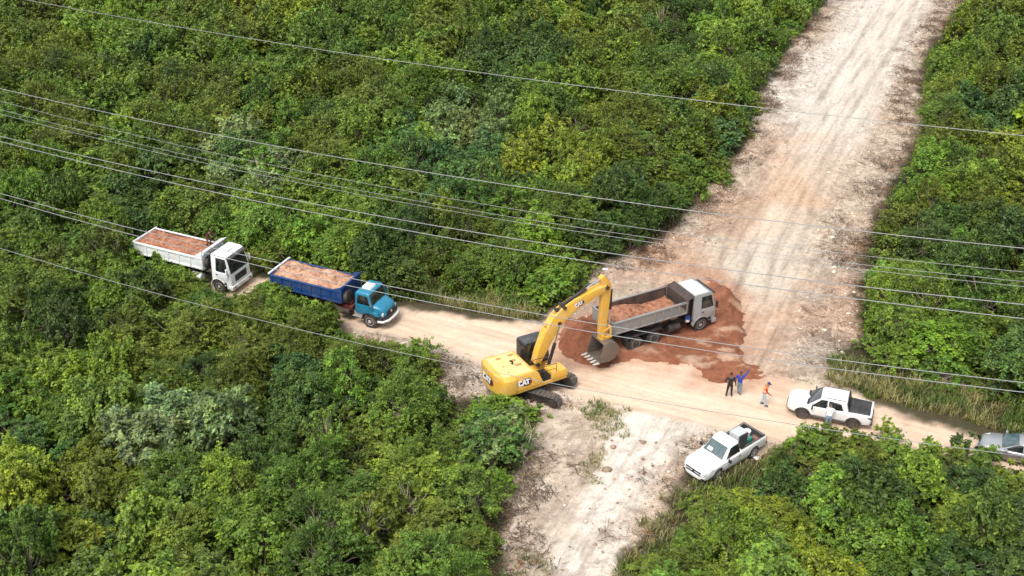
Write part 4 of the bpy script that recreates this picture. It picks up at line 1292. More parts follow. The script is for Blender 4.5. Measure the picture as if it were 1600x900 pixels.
# ------------------------------------------------------------------ cab-over lorry (white one in the bushes, grey one by the bucket)
def cabover(name, label, cabm, roofm, bedm, ribm, P):
    root = empty(name, label=label, cat='dump truck')
    W = 2.42; h = W / 2; cx0, cx1 = P['cab']; zf, zr = .62, P.get('zr', 2.92)       # cab from rear x cx0 to front cx1
    zb = 1.78
    # cab shell: lofted side profile, narrower at the roof, front face raked
    prof = [(cx0, zf + .35), (cx0, zr - .10), (cx0 + .12, zr), (cx1 - .52, zr - .02), (cx1 - .30, zr - .12), (cx1 - .05, zb + .06), (cx1 + .0, zb - .2), (cx1 + .03, 1.0), (cx1 - .02, zf - .1), (cx1 - .35, zf - .14), (cx1 - .38, zf + .38)]
    def hw(u, w):
        k = h - (.05 + .13 * max(0, (w - zb)) / (zr - zb) if w > zb else 0)
        if u > cx1 - .2: k -= .09
        return k
    c = MB(); c.prism(prof, lambda u, w: -hw(u, w), hw, 0)
    cab = c.build('cab', cabm, root, bevel=.055, seg=3)
    xa, ra = P['front_axle'], P['r']
    cut(cab, [MB().cyl((xa, -2, ra), (xa, 2, ra), ra + .12, n=28)])
    # roof panel
    rp = MB()
    rp.hexa([(cx0 + .10, -1.02, zr - .03), (cx1 - .58, -.98, zr - .03), (cx1 - .58, .98, zr - .03), (cx0 + .10, 1.02, zr - .03)],
            [(cx0 + .18, -.94, zr + .035), (cx1 - .66, -.90, zr + .035), (cx1 - .66, .90, zr + .035), (cx0 + .18, .94, zr + .035)])
    ro = rp.build('roof', roofm, root, bevel=.02)
    hx = (cx0 + cx1) / 2 - .1
    ht = MB()
    if P.get('hatch') == 'flat': ht.box((hx, 0, zr + .06), (.62, .62, .06))
    else:
        ht.hexa([(hx - .42, -.42, zr + .03), (hx + .38, -.42, zr + .03), (hx + .38, .42, zr + .03), (hx - .42, .42, zr + .03)],
                [(hx - .34, -.34, zr + .2), (hx + .30, -.34, zr + .16), (hx + .30, .34, zr + .16), (hx - .34, .34, zr + .2)])
    ht.build('roof_hatch', P.get('hatchm', roofm), ro, bevel=.03)
    # windscreen, on the raked front
    fx0, fx1 = cx1 - .02, cx1 - .31
    ws = MB(); quad_panel(ws, [(fx0, -1.06, zb - .12), (fx0, 1.06, zb - .12), (fx1, .99, zr - .14), (fx1, -.99, zr - .14)], (.02, .02, .98, .93), .03, .05)
    w_o = ws.build('windshield', M_GLASS, root, bevel=.015)
    vz = MB(); vz.prism([(cx1 - .34, zr - .14), (cx1 - .02, zr - .20), (cx1 - .0, zr - .27), (cx1 - .30, zr - .2)], -.98, .98)
    vz.build('sun_visor', P.get('visorm', M_BLACK), root, bevel=.01)
    wp = MB()
    for yy in (-.5, .3): wp.tube([(fx0 + .05, yy, zb + .1), (fx0 - .02 - .03, yy + .5, zb + .42)], .014, 5)
    wp.build('wiper', M_BLACK, w_o)
    # doors and side windows
    for s in (-1, 1):
        dr = MB(); dx0, dx1 = cx1 - 1.26, cx1 - .20
        yy = h + .004
        dr.prism([(dx0, 1.16), (dx1 - .1, 1.16), (dx1, 1.3), (dx1, zb), (dx0, zb)], s * (yy - .03), s * (yy + .006))
        d = dr.build('door', cabm, root, bevel=.01)
        hd = MB(); hd.box((dx0 + .14, s * (yy + .02), 1.55), (.18, .03, .06)); hd.build('door_handle', M_BLACK, d)
        sw = MB()
        q = [(dx0 + .04, s * (h - .045), zb + .03), (dx1 - .01, s * (h - .045), zb - .12), (dx1 - .17, s * (h - .165), zr - .28), (dx0 + .06, s * (h - .165), zr - .26)]
        if s < 0: q = [q[0], q[1], q[2], q[3]]
        else: q = [q[1], q[0], q[3], q[2]]
        quad_panel(sw, q, (0, 0, 1, 1), .012, .03)
        sw.build('side_window', M_GLASS, d, bevel=.02)
        mirror_part(root, cx1 - .16, h - .07, 2.02, s, P.get('mirm', M_BLACK), .46, .16)
        # headlight block, step and bumper corner
        hl = MB(); hl.box((cx1 + .01, s * (h - .30), .86), (.08, .34, .22)); hl.build('headlight', M_LAMP, root, bevel=.03)
        stp = MB()
        for k in range(2): stp.box((cx1 - .52 - .06 * k, s * (h - .01), .62 + .26 * k), (.34, .10, .05)); 
        stp.box((cx1 - .55, s * (h - .06), .75), (.05, .04, .3)); stp.build('step', M_BLACK, root, bevel=.0)
        # wheel arch lip
        mudguard(root, 0, s * (h - .12), ra + .12, .30, P.get('archm', cabm), 18, 172, .035, 'wheel_arch').location = (xa, 0, ra)
    g = MB(); g.box((cx1 + .035, 0, 1.20), (.05, 1.30, .50), 0)
    for k in range(6): g.box((cx1 + .065, 0, 1.0 + k * .08), (.03, 1.22, .03), 1)
    g.build('grille', [M_BLACK, M_PLASTIC], root, bevel=.01)
    bp = MB(); bp.prism([(cx1 - .25, .42), (cx1 + .10, .42), (cx1 + .13, .50), (cx1 + .12, .72), (cx1 + .0, .78), (cx1 - .25, .74)], -h + .02, h - .02)
    bp.build('bumper', P.get('bumpm', cabm), root, bevel=.04)
    pl = MB(); pl.box((cx1 + .137, 0, .58), (.02, .42, .14)); pl.build('number_plate', M_PLATE, root)
    for s in (-1, 1):
        fl = MB(); fl.box((cx1 + .125, s * .86, .58), (.03, .26, .10)); fl.build('fog_lamp', M_GLASS, root, bevel=.01)
    # back of the cab: dark wall with intake stack
    bk = MB(); bk.box((cx0 - .03, 0, 1.7), (.06, 2.0, 1.9)); bk.cyl((cx0 - .16, -.75, 1.2), (cx0 - .16, -.75, 2.7), .12, n=14); bk.box((cx0 - .18, .6, 1.3), (.3, .6, .7))
    bk.build('cab_back', M_BLACK, root, bevel=.02)
    # chassis and running gear
    frame_rails(root, P['bed'][0] + .1, cx1 - .3, .86, M_CHASSIS)
    en = MB(); en.box((cx1 - .9, 0, .9), (1.2, .8, .6)); en.build('engine_block', M_CHASSIS, root, bevel=.05)
    for s in (-1, 1):
        wheel(root, xa, s * (h - .17), ra, .29, s, P['rim'], hub=.03)
        for xr in P['rear']:
            wheel(root, xr, s * (h - .34), ra, .27, s, P['rim'], dual=True)
    axle(root, xa, ra, 1.9)
    for xr in P['rear']: axle(root, xr, ra, 1.7)
    tk = MB(); tx = P['tank']
    tk.cyl((tx - .45, -.90, .80), (tx + .45, -.90, .80), .29, n=20)
    tk.build('fuel_tank', P.get('tankm', M_CHASSIS), root, bevel=.01)
    bb = MB(); bb.box((tx, .90, .80), (.8, .45, .5)); bb.build('battery_box', M_CHASSIS, root, bevel=.02)
    # hydraulic ram and subframe
    sf = MB()
    for s in (-1, 1): sf.box(((P['bed'][0] + P['bed'][1]) / 2, s * .42, P['bed'][2] - .09), (P['bed'][1] - P['bed'][0], .10, .16))
    for k in range(6): sf.box((P['bed'][0] + .4 + k * (P['bed'][1] - P['bed'][0] - .6) / 5, 0, P['bed'][2] - .05), (.12, 2.1, .09))
    sf.build('subframe', M_CHASSIS, root)
    tipper_bed(root, P['bed'][0], P['bed'][1], P['bed'][2], P['bed'][3], 2.44, bedm, P.get('inm', M_BEDIN), P.get('ribs', 8), ribmat=ribm)
    for s in (-1, 1):
        tl = MB(); tl.box((P['bed'][0] - .02, s * .95, .82), (.08, .36, .16)); tl.build('tail_lamp', M_REDLENS, root, bevel=.01)
        fp = MB(); fp.box((P['rear'][-1] - .62, s * .87, .62), (.02, .6, .62)); fp.build('mud_flap', M_RUBBER, root)
    return root

# white lorry: headboard leans over the cab, spare wheel behind the cab
PW = dict(cab=(2.32, 3.95), front_axle=2.85, rear=[-1.5, -2.9], r=.52, rim=M_RIMW, bed=(-4.5, 1.62, 1.66, 2.62), tank=.75, zr=3.08, tankm=M_WHITE_T,
          hatch='flat', visorm=M_PLASTIC, ribs=7, mirm=M_WHITE_T)
tw = cabover('dump_truck', 'white dump truck loaded with reddish soil, half hidden by bushes behind the blue truck', M_WHITE_T, M_WHITE_T, M_WHITE_T, M_WHITE_T, PW)
def headboard(root, x, z0, z1, W, mat, matin, over, rise=.55, name='headboard'):
    m = MB()
    h = W / 2
    # upright sheet, side wings and a short roof leaning forward
    m.box((x + .035, 0, (z0 + z1 + rise) / 2), (.07, W, z1 + rise - z0), 0)
    m.prism([(x, z1 + rise - .06), (x + over, z1 + rise + .16), (x + over, z1 + rise + .22), (x, z1 + rise + .01)], -h, h, 0)
    for s in (-1, 1):
        m.prism([(x - .75, z1 - .02), (x + .07, z0 + .1), (x + .07, z1 + rise), (x - .06, z1 + rise)], s * h, s * (h + .06), 0)
        m.prism([(x + .05, z1 + rise - .06), (x + over, z1 + rise + .16), (x + .05, z1 + .1)], s * (h - .05), s * h, 0)
        m.box((x + .10, s * .7, (z0 + z1 + rise) / 2), (.08, .1, z1 + rise - z0 - .1), 0)
    return m.build(name, mat, root, bevel=.012)
headboard(tw, 1.62, 1.62, 2.62, 2.44, M_WHITE_T, M_BEDIN, .50, .45)
def spare(root, x, y, z, r, rim, mat=M_RUBBER):
    t = MB(); w = .28; hh = w / 2
    t.lathe([(-hh, r * .6), (-hh, r * .86), (-hh * .6, r), (hh * .6, r), (hh, r * .86), (hh, r * .6)], (0, 0, 0), 'x', 26)
    o = t.build('spare_wheel', mat, root); o.location = (x, y, z)
    m = MB(); m.lathe([(-hh * .8, r * .6), (hh * .98, r * .58), (hh * .3, r * .42), (hh * .4, r * .2), (hh * .45, .02)], (0, 0, 0), 'x', 20)
    m.build('rim', rim, o)
    return o
spare(tw, 1.88, -.72, 2.12, .50, M_RIM)
place(tw, (353, 458), (259, 434), 2.85, -1.82, 1.05, -1)
heap('soil_load', 5.9, 2.26, 1.72, lambda X, Y: 2.52 + .06 * np.cos(Y * 1.4) + .03 * np.sin(X * 1.7), M_LOAD_R, 3, parent=None,
     label='reddish brown soil filling the bed of the white dump truck', cat='soil load')
def carry(o, root, loc=(0, 0, 0), rz=0.0):
    """put a separate thing at a spot given in a vehicle's frame"""
    M = Matrix.Translation(root.location) @ Matrix.Rotation(root.rotation_euler.z, 4, 'Z') @ Matrix.Translation(loc) @ Matrix.Rotation(rz, 4, 'Z')
    o.location = M.translation; o.rotation_euler = (0, 0, root.rotation_euler.z + rz)
    return o
carry(bpy.data.objects['soil_load'], tw, (-1.47, 0, 0))

# grey lorry beside the excavator
PG = dict(cab=(2.10, 3.95), front_axle=2.75, rear=[-1.05, -2.52], r=.53, rim=M_RIM, bed=(-4.45, 1.45, 1.84, 2.76), tank=.62,
          hatch='box', hatchm=M_LIGHTROOF, ribs=10, inm=M_BEDIN, archm=M_GREY_CAB)
tg = cabover('dump_truck', 'grey dump truck with a pale roof, part loaded, beside the excavator bucket', M_GREY_CAB, M_LIGHTROOF, M_GREY_BED, M_GREY_BED, PG)
headboard(tg, 1.45, 1.84, 2.76, 2.44, M_RUST, M_BEDIN, .58, .02)
mg = MB()
for s in (-1, 1):
    mg.prism([(-3.35, 1.0), (-3.1, 1.2), (-.45, 1.2), (-.15, .8), (-.21, .78), (-.48, 1.15), (-3.08, 1.15), (-3.31, .96)], s * .62, s * 1.18)
mg.build('mudguard', M_CHASSIS, tg, bevel=.008)
rf = MB()
for s in (-1, 1):
    for k in range(8): rf.box((-3.9 + k * .70, s * 1.272, 1.90), (.20, .012, .055))
rf.build('reflector_strip', M_LOGOW, tg)
place(tg, (1098, 515), (1000, 545), 2.75, -1.735, 1.05, -1, dz=.03)
def gload(X, Y):
    return 1.98 + .92 * np.exp(-((X + 1.25) / 1.2) ** 2) * np.exp(-(Y / 1.25) ** 2) + .30 * np.exp(-((X + 2.3) / .8) ** 2) + .08 * np.cos(X * 2)
o = heap('soil_load', 5.6, 2.26, 1.90, gload, M_LOAD_R, 9, label='mound of reddish soil in the half empty bed of the grey dump truck', cat='soil load')
carry(o, tg, (-1.5, 0, 0))
# blue and white bucket hung behind the grey cab
def pail(name, r, h, m1, m2, label, handle=True, lid=False):
    root = empty(name, label=label, cat='bucket')
    b = MB(); b.lathe([(0, r * .8), (h * .55, r * .9), (h * .56, r * .9)], (0, 0, 0), 'z', 18)
    b.build('bucket_body', m1, root)
    b = MB(); b.lathe([(h * .56, r * .91), (h, r), (h + .01, r * 1.06), (h - .02, r * 1.06) if not lid else (h + .03, r * 1.04)], (0, 0, 0), 'z', 18)
    b.build('lid' if lid else 'rim', m2, root)
    if handle:
        a = MB(); a.tube([(r * math.cos(t), 0, h + r * .9 * math.sin(t)) for t in np.linspace(0, PI, 9)], .008, 5); a.build('handle', M_CHROME, root)
    return root
pb = pail('bucket', .17, .34, M_WPLASTIC, M_BLUEP, 'small white bucket with a blue rim behind the cab of the grey dump truck')
carry(pb, tg, (1.72, -1.02, 1.02))
bk = MB(); bk.box((1.75, -.82, .98), (.5, .55, .05)); bk.build('side_shelf', M_CHASSIS, tg)

# ------------------------------------------------------------------ blue bonneted lorry
tb = empty('dump_truck', label='blue dump truck with a rounded bonnet and turquoise cab on the dirt road', cat='dump truck')
h = 1.08; zb = 1.74; zr = 2.54; cx0, cx1 = 2.48, 3.74
cab = MB()
prof = [(cx0, 1.0), (cx0, zr - .08), (cx0 + .1, zr), (cx1 - .32, zr + .0), (cx1 - .16, zr - .1), (cx1 + .08, zb), (cx1 + .12, 1.0)]
def hwb(u, w): return h - (.12 * (w - zb) / (zr - zb) if w > zb else 0)
cab.prism(prof, lambda u, w: -hwb(u, w), hwb)
co = cab.build('cab', M_BLUE_CAB, tb, bevel=.05, seg=3)
rp = MB(); rp.hexa([(cx0 + .03, -.93, zr - .02), (cx1 - .12, -.93, zr - .04), (cx1 - .12, .93, zr - .04), (cx0 + .03, .93, zr - .02)],
                   [(cx0 + .10, -.85, zr + .06), (cx1 - .25, -.85, zr + .05), (cx1 - .25, .85, zr + .05), (cx0 + .10, .85, zr + .06)])
ro = rp.build('roof', M_BLUE_CAB, tb, bevel=.03)
ht = MB(); ht.hexa([(2.70, -.40, zr + .04), (3.4, -.40, zr + .04), (3.4, .40, zr + .04), (2.70, .40, zr + .04)], [(2.76, -.34, zr + .24), (3.32, -.34, zr + .20), (3.32, .34, zr + .20), (2.76, .34, zr + .24)])
ht.build('roof_cooler', M_WPLASTIC, tb, bevel=.03)
# bonnet: lofted, rounded nose
rings = []
for x, hw_, zt, z0_ in ((3.70, 1.0, 1.78, 1.02), (3.8, .98, 1.76, 1.0), (4.10, .93, 1.70, .98), (4.38, .86, 1.60, .96), (4.58, .74, 1.44, .92), (4.67, .60, 1.22, .90)):
    ring = []
    for k in range(13):
        t = PI * k / 12
        c_, s_ = math.cos(t), math.sin(t)
        yy = hw_ * math.copysign(abs(c_) ** .42, c_); zz = z0_ + .28 + (zt - z0_ - .28) * abs(s_) ** .55
        ring.append((x, yy, zz))
    ring = [(x, hw_ * 1.0, z0_)] + ring + [(x, -hw_ * 1.0, z0_)]
    rings.append(ring)
bn = MB(); bn.loft(rings)
bo = bn.build('bonnet', M_BLUE_CAB, tb, bevel=0)
g = MB(); g.box((4.64, 0, 1.06), (.10, 1.04, .36), 0)
for k in range(5): g.box((4.70, 0, .94 + k * .065), (.03, .98, .022), 1)
g.cyl((4.70, 0, 1.1), (4.74, 0, 1.1), .11, n=20, m=1)
g.build('grille', [M_BLACK, M_CHROME], tb, bevel=.01)
bp = MB(); bp.tube([(4.26, -1.12, .66), (4.62, -1.02, .66), (4.84, -.6, .66), (4.88, 0, .66), (4.84, .6, .66), (4.62, 1.02, .66), (4.26, 1.12, .66)], .085, 8)
bp.build('bumper', M_WPLASTIC, tb)
bp = MB(); bp.tube([(4.3, -1.02, .84), (4.6, -.85, .86), (4.71, -.4, .88), (4.71, .4, .88), (4.6, .85, .86), (4.3, 1.02, .84)], .11, 8); bp.build('valance', M_BLACK, tb)
pl = MB(); pl.box((4.98, 0, .70), (.02, .40, .13)); pl.build('number_plate', M_PLATE, tb)
for s in (-1, 1):
    hl = MB(); hl.lathe([(0, .16), (.06, .16), (.08, .13), (.085, .02)], (4.50, s * .80, 1.10), 'x', 20); hl.build('headlight', M_LAMP, tb)
    # fender
    f = MB(); n = 10; ri = []
    for k in range(n + 1):
        a = R(-8 + 186 * k / n); rr_ = .64
        x, z = 3.62 + rr_ * math.cos(a), .52 + rr_ * .92 * math.sin(a)
        ri.append([(x, s * .70, z), (x, s * 1.13, z - .02), (x * 1.0 + .03 * math.cos(a), s * 1.13, z + .04), (x, s * .70, z + .07)])
    f.loft(ri); f.build('fender', M_BLACK, tb, bevel=.01)
    sk = MB(); sk.prism([(3.4, 1.12), (4.34, .98), (4.2, 1.22), (4.0, 1.28), (3.5, 1.28), (3.3, 1.2)], s * .92, s * 1.075); sk.build('fender_side', M_BLUE_CAB, tb, bevel=.03)
    d = MB(); d.prism([(2.6, 1.14), (3.55, 1.14), (3.68, zb), (2.6, zb)], s * (h - .02), s * (h + .012)); do = d.build('door', M_BLUE_CAB, tb, bevel=.012)
    hd = MB(); hd.box((2.75, s * (h + .03), 1.55), (.16, .03, .04)); hd.build('door_handle', M_CHROME, do)
    sw = MB(); q = [(2.66, s * (h + .0), zb + .03), (3.64, s * (h + .0), zb + .01), (3.47, s * (h - .10), zr - .17), (2.70, s * (h - .10), zr - .15)]
    if s > 0: q = [q[1], q[0], q[3], q[2]]
    quad_panel(sw, q, (0, 0, 1, 1), .012, .03); sw.build('side_window', M_GLASS, do, bevel=.02)
    mm = MB(); mm.tube([(3.7, s * 1.04, 1.55), (3.86, s * 1.2, 1.70), (3.8, s * 1.22, 2.1), (3.66, s * 1.02, 2.2)], .022, 6); mm.box((3.82, s * 1.24, 1.92), (.05, .18, .34))
    mm.build('wing_mirror', M_CHROME, tb, bevel=.01)
    stp = MB(); stp.box((2.65, s * 1.0, .70), (.75, .28, .05)); stp.box((2.65, s * .9, .84), (.7, .1, .30)); stp.build('step', M_RIM, tb, bevel=.01)
    wheel(tb, 3.62, s * .97, .52, .28, s, M_RIMW, hub=.05)
    for xr in (-1.6, -2.95): wheel(tb, xr, s * .86, .52, .27, s, M_RIMW, dual=True)
    tl = MB(); tl.box((-4.2, s * .95, .86), (.08, .34, .14)); tl.build('tail_lamp', M_REDLENS, tb, bevel=.01)
    tk = MB(); tk.cyl((.85, s * .86, .78), (1.95, s * .86, .78), .27, n=20)
    tk.build('air_tank', M_CHASSIS, tb)
ws = MB(); quad_panel(ws, [(cx1 + .075, -.96, zb + .03), (cx1 + .075, .96, zb + .03), (cx1 - .17, .88, zr - .09), (cx1 - .17, -.88, zr - .09)], (.02, .02, .98, .97), .02, .04)
wo_ = ws.build('windshield', M_GLASS, tb, bevel=.01)
ws = MB(); ws.box((cx1 - .02, 0, zb + .42), (.05, .04, .8), 0, Matrix.Rotation(R(-17), 3, 'Y')); ws.build('centre_bar', M_BLACK, wo_)
frame_rails(tb, -4.1, 4.3, .86, M_REDFRAME)
bx = MB(); bx.box((1.8, 0, 1.12), (.75, 1.95, .3)); bx.box((1.85, -.6, 1.32), (.35, .5, .3)); bx.build('frame_deck', M_REDFRAME, tb, bevel=.02)
axle(tb, 3.62, .52, 1.9)
for xr in (-1.6, -2.95): axle(tb, xr, .52, 1.7)
sf = MB()
for s in (-1, 1): sf.box((-1.3, s * .42, 1.18), (5.6, .10, .34))
for k in range(7): sf.box((-4.0 + k * .88, 0, 1.42), (.1, 2.0, .12))
sf.build('subframe', M_CHASSIS, tb)
tipper_bed(tb, -4.3, 1.5, 1.5, 2.46, 2.40, M_BLUE_BED, M_BEDIN, 8, ribmat=M_BLUE_BED)
wb = MB(); wb.box((-4.38, 0, 2.54), (.14, 2.62, .12)); wb.build('tail_rail', M_WPLASTIC, tb, bevel=.02)
headboard(tb, 1.5, 1.5, 2.46, 2.40, M_BLUE_BED, M_BEDIN, .36, .30)
spare(tb, 1.80, -.80, 1.95, .50, M_CHROME)
place(tb, (583, 513), (474, 485), 3.62, -1.725, 1.05, -1)
o = heap('soil_load', 5.6, 2.22, 1.6, lambda X, Y: 2.42 + .12 * np.cos(Y * 1.3) + .03 * np.sin(X * 2.1), M_LOAD_P, 5, label='pale peach soil heaped level in the blue dump truck bed', cat='soil load')
carry(o, tb, (-1.4, 0, 0))

# ------------------------------------------------------------------ pickups and the silver car
def car_shell(root, st, mat, mats2=None, name='body'):
    """st rows: x, half width, sill z, belt z, top z (centre), shoulder inset"""
    rings = []
    for x, w, zs, zbt, zt, ins in st:
        half = [(w * .80, zs), (w * .955, zs + .05), (w, zs + (zbt - zs) * .35), (w, zs + (zbt - zs) * .72), (w * .975, zbt - .04), (w - ins, zbt), (w * .55, zt - (zt - zbt) * .25), (0, zt)]
        ring = [(x, y, z) for y, z in half] + [(x, -y, z) for y, z in half[-2::-1]]
        rings.append(ring)
    m = MB(); m.loft(rings)
    return m.build(name, mat, root, ang=38)

def greenhouse(root, B, T, mat, name='cabin_roof'):
    """B: (x_rear, x_front, half width, z) T: (x_rear, x_front, half width, z)"""
    def ring(x0, x1, w, z, r_=.10):
        return [(x0 + r_, -w, z), (x1 - r_ * 2, -w, z), (x1, -w + r_ * 1.6, z), (x1 + .03, 0, z), (x1, w - r_ * 1.6, z), (x1 - r_ * 2, w, z), (x0 + r_, w, z), (x0, w - r_, z), (x0, 0, z), (x0, -w + r_, z)]
    m = MB()
    m.loft([ring(*B), ring(*T), ring(T[0] + .12, T[1] - .16, T[2] - .14, T[3] + .055, .12)])
    return m.build(name, mat, root, bevel=.012, ang=50)

def car_wheel(root, x, y, r, s, rim, w=.22, rz=0):
    o = wheel(root, x, y, r, w, s, rim, ry=.68, rz=rz)
    sp = MB()
    for k in range(6):
        a = 2 * PI * k / 6
        rot = Matrix.Rotation(a, 3, 'Y')
        c = rot @ Vector((0, 0, r * .36)); c.y = s * (w / 2 + .002)
        sp.box(c, (.055, .03, r * .56), 0, rot)
    sp.cyl((0, s * (w / 2 - .03), 0), (0, s * (w / 2 + .02), 0), .07, n=12)
    sp.build('spokes', rim if rim is not M_ALLOY else M_ALLOY, o)
    return o

def arches(r, cs):
    return [MB().cyl((x, -2, r), (x, 2, r), r + .075, n=26) for x in cs]

def glass4(root, name, q, mat, ins=(0, 0, 1, 1), off=.012, bevel=.02):
    m = MB(); quad_panel(m, q, ins, off, .028); return m.build(name, mat, root, bevel=bevel)

# --- single cab work pickup (x forward, front axle 1.55, rear -1.55)
p1 = empty('pickup_truck', label='white single-cab pickup carrying crates and buckets, parked on the grass edge', cat='pickup truck')
wB = .93
st = [(-2.66, .86, .50, .98, 1.0, .02), (-2.60, .90, .42, 1.05, 1.08, .03), (-1.0, .93, .36, 1.06, 1.08, .05), (-.35, .93, .34, 1.05, 1.07, .05), (.3, .93, .34, 1.03, 1.06, .06), (.85, .93, .34, 1.00, 1.08, .10),
      (1.2, .93, .34, .99, 1.12, .12), (1.9, .93, .36, .98, 1.10, .14), (2.25, .90, .38, .94, 1.05, .13), (2.48, .82, .42, .89, .98, .10), (2.60, .70, .44, .82, .88, .06), (2.66, .58, .46, .72, .76, .04)]
body = car_shell(p1, st, M_WHITE)
cut(body, arches(.38, (1.55, -1.55)))
bd = MB(); bd.box((-1.52, 0, 1.0), (2.06, 1.52, 1.0)); cut(body, [bd])
ln = MB(); ln.box((-1.52, 0, .56), (2.02, 1.50, .05)); 
for s in (-1, 1): ln.box((-1.52, s * .752, .80), (2.04, .02, .5)); ln.box((-1.55, s * .62, .70), (.8, .26, .28))
ln.box((-.51, 0, .80), (.02, 1.5, .5)); ln.box((-2.53, 0, .80), (.02, 1.5, .5))
ln.build('bed_liner', M_PLASTIC, p1)
rl = MB()
for s in (-1, 1): rl.box((-1.5, s * .80, 1.085), (2.1, .06, .03))
rl.box((-2.57, 0, 1.085), (.06, 1.6, .03))
rl.build('bed_rail', M_PLASTIC, p1, bevel=.01)
gh = greenhouse(p1, (-.42, 1.10, .84, 1.02), (-.32, .48, .68, 1.66), M_WHITE)
glass4(p1, 'windshield', [(1.135, -.70, 1.06), (1.135, .70, 1.06), (.52, .60, 1.62), (.52, -.60, 1.62)], M_SCREEN, (.0, .04, 1, .96), .02)
sd_ = MB(); sd_.box((.98, -.30, 1.245), (.20, .34, .008), 0, Matrix.Rotation(R(42), 3, 'Y')); sd_.build('dashboard_paper', M_LOGOW, p1)
glass4(p1, 'rear_window', [(-.425, .62, 1.16), (-.425, -.62, 1.16), (-.34, -.54, 1.55), (-.34, .54, 1.55)], M_GLASS)
for s in (-1, 1):
    q = [(-.30, s * .835, 1.06), (.86, s * .835, 1.07), (.42, s * .70, 1.58), (-.22, s * .70, 1.58)]
    if s > 0: q = [q[1], q[0], q[3], q[2]]
    d = MB(); d.prism([(-.34, .50), (.84, .50), (.98, .75), (.98, .98), (-.34, 1.01)], s * .90, s * .936); do = d.build('door', M_WHITE, p1, bevel=.01)
    glass4(do, 'side_window', q, M_GLASS)
    hd = MB(); hd.box((-.18, s * .945, .88), (.16, .03, .04)); hd.build('door_handle', M_PLASTIC, do, bevel=.005)
    mirror_part(p1, .80, .86, 1.08, s, M_BLACK, .16, .20)
    hl = MB(); hl.hexa([(2.10, s * .60, .82), (2.655, s * .56, .73), (2.58, s * .80, .73), (2.05, s * .925, .82)][::(1 if s > 0 else -1)],
                       [(2.05, s * .60, .98), (2.60, s * .56, .86), (2.52, s * .78, .88), (2.0, s * .91, .97)][::(1 if s > 0 else -1)]); hl.build('headlight', M_LAMP, p1, bevel=.02)
    tl = MB(); tl.box((-2.62, s * .84, .86), (.06, .10, .34)); tl.build('tail_lamp', M_REDLENS, p1, bevel=.01)
    car_wheel(p1, 1.55, s * .80, .38, s, M_RIM, .25, rz=R(9)); car_wheel(p1, -1.55, s * .80, .38, s, M_RIM, .25)
    sl = MB(); sl.box((0.0, s * .88, .36), (2.1, .10, .09)); sl.build('sill', M_PLASTIC, p1, bevel=.02)
g = MB(); g.box((2.665, 0, .60), (.05, 1.04, .08)); g.box((2.635, 0, .76), (.09, 1.10, .07))
g.box((2.655, 0, .68), (.05, .16, .10)); g.build('grille', M_BLACK, p1, bevel=.01)
bp = MB(); bp.prism([(2.60, -.74), (2.71, -.4), (2.74, 0), (2.71, .4), (2.60, .74), (2.2, .86), (2.2, -.86)], .34, .54, axis='z'); bp.build('bumper', M_WHITE, p1, bevel=.04)
pl = MB(); pl.box((2.745, 0, .44), (.02, .40, .12)); pl.build('number_plate', M_PLATE, p1)
for s in (-1, 1): fl = MB(); fl.box((2.60, s * .66, .43), (.12, .20, .07)); fl.build('fog_lamp', M_BLACK, p1, bevel=.01)
rb = MB(); rb.box((-2.72, 0, .50), (.14, 1.7, .16)); rb.build('rear_bumper', M_PLASTIC, p1, bevel=.03)
place(p1, (1119, 751), (1179, 714), 1.55, -1.55, .90, 1)
# load of the work pickup
cr = empty('crate', label='tall white crate with a dark end panel in the single-cab pickup bed', cat='crate')
m = MB(); m.box((0, 0, .58), (.78, .70, 1.16)); 
for z in (.3, .58, .86): m.box((0, 0, z), (.80, .72, .03))
m.build('crate_box', paint('crate_grey', (.50, .53, .53), .6, dirt=.2), cr, bevel=.015)
m = MB(); m.box((0, .372, .58), (.72, .035, 1.10)); m.build('end_panel', M_PLASTIC, cr, bevel=.01)
carry(cr, p1, (-.98, .08, .585), R(-2))
bx = MB(); bx.box((0, 0, .17), (.42, .40, .34)); bx.box((0, 0, .345), (.44, .42, .03)); o = bx.build('box', M_WPLASTIC, None, bevel=.02)
tag(o, 'low pale box tucked between the tall crate and the pickup cab', 'box'); carry(o, p1, (-.75, -.52, .585))
o = pail('bucket', .21, .40, M_WPLASTIC, M_WPLASTIC, 'white lidded bucket on top of the green container in the pickup bed', lid=True); carry(o, p1, (-1.72, .12, 1.012))
jc = empty('jerrycan', label='green plastic container under the white bucket in the pickup bed', cat='container')
m = MB(); m.box((0, 0, .21), (.52, .50, .42)); m.build('can_body', M_GREENP, jc, bevel=.05)
m = MB(); m.cyl((.2, .18, .40), (.2, .18, .45), .04, n=10); m.build('cap', M_WPLASTIC, jc)
carry(jc, p1, (-1.70, .14, .585))
m = MB(); m.box((0, 0, .14), (.30, .50, .28)); m.box((.05, 0, .30), (.2, .3, .06)); o = m.build('tool_bag', paint('dusty_red_cloth', (.22, .11, .10), .9, dirt=.4), None, bevel=.07, seg=3)
tag(o, 'dull reddish bag lying behind the green container in the pickup bed', 'bag'); carry(o, p1, (-2.2, .38, .585))

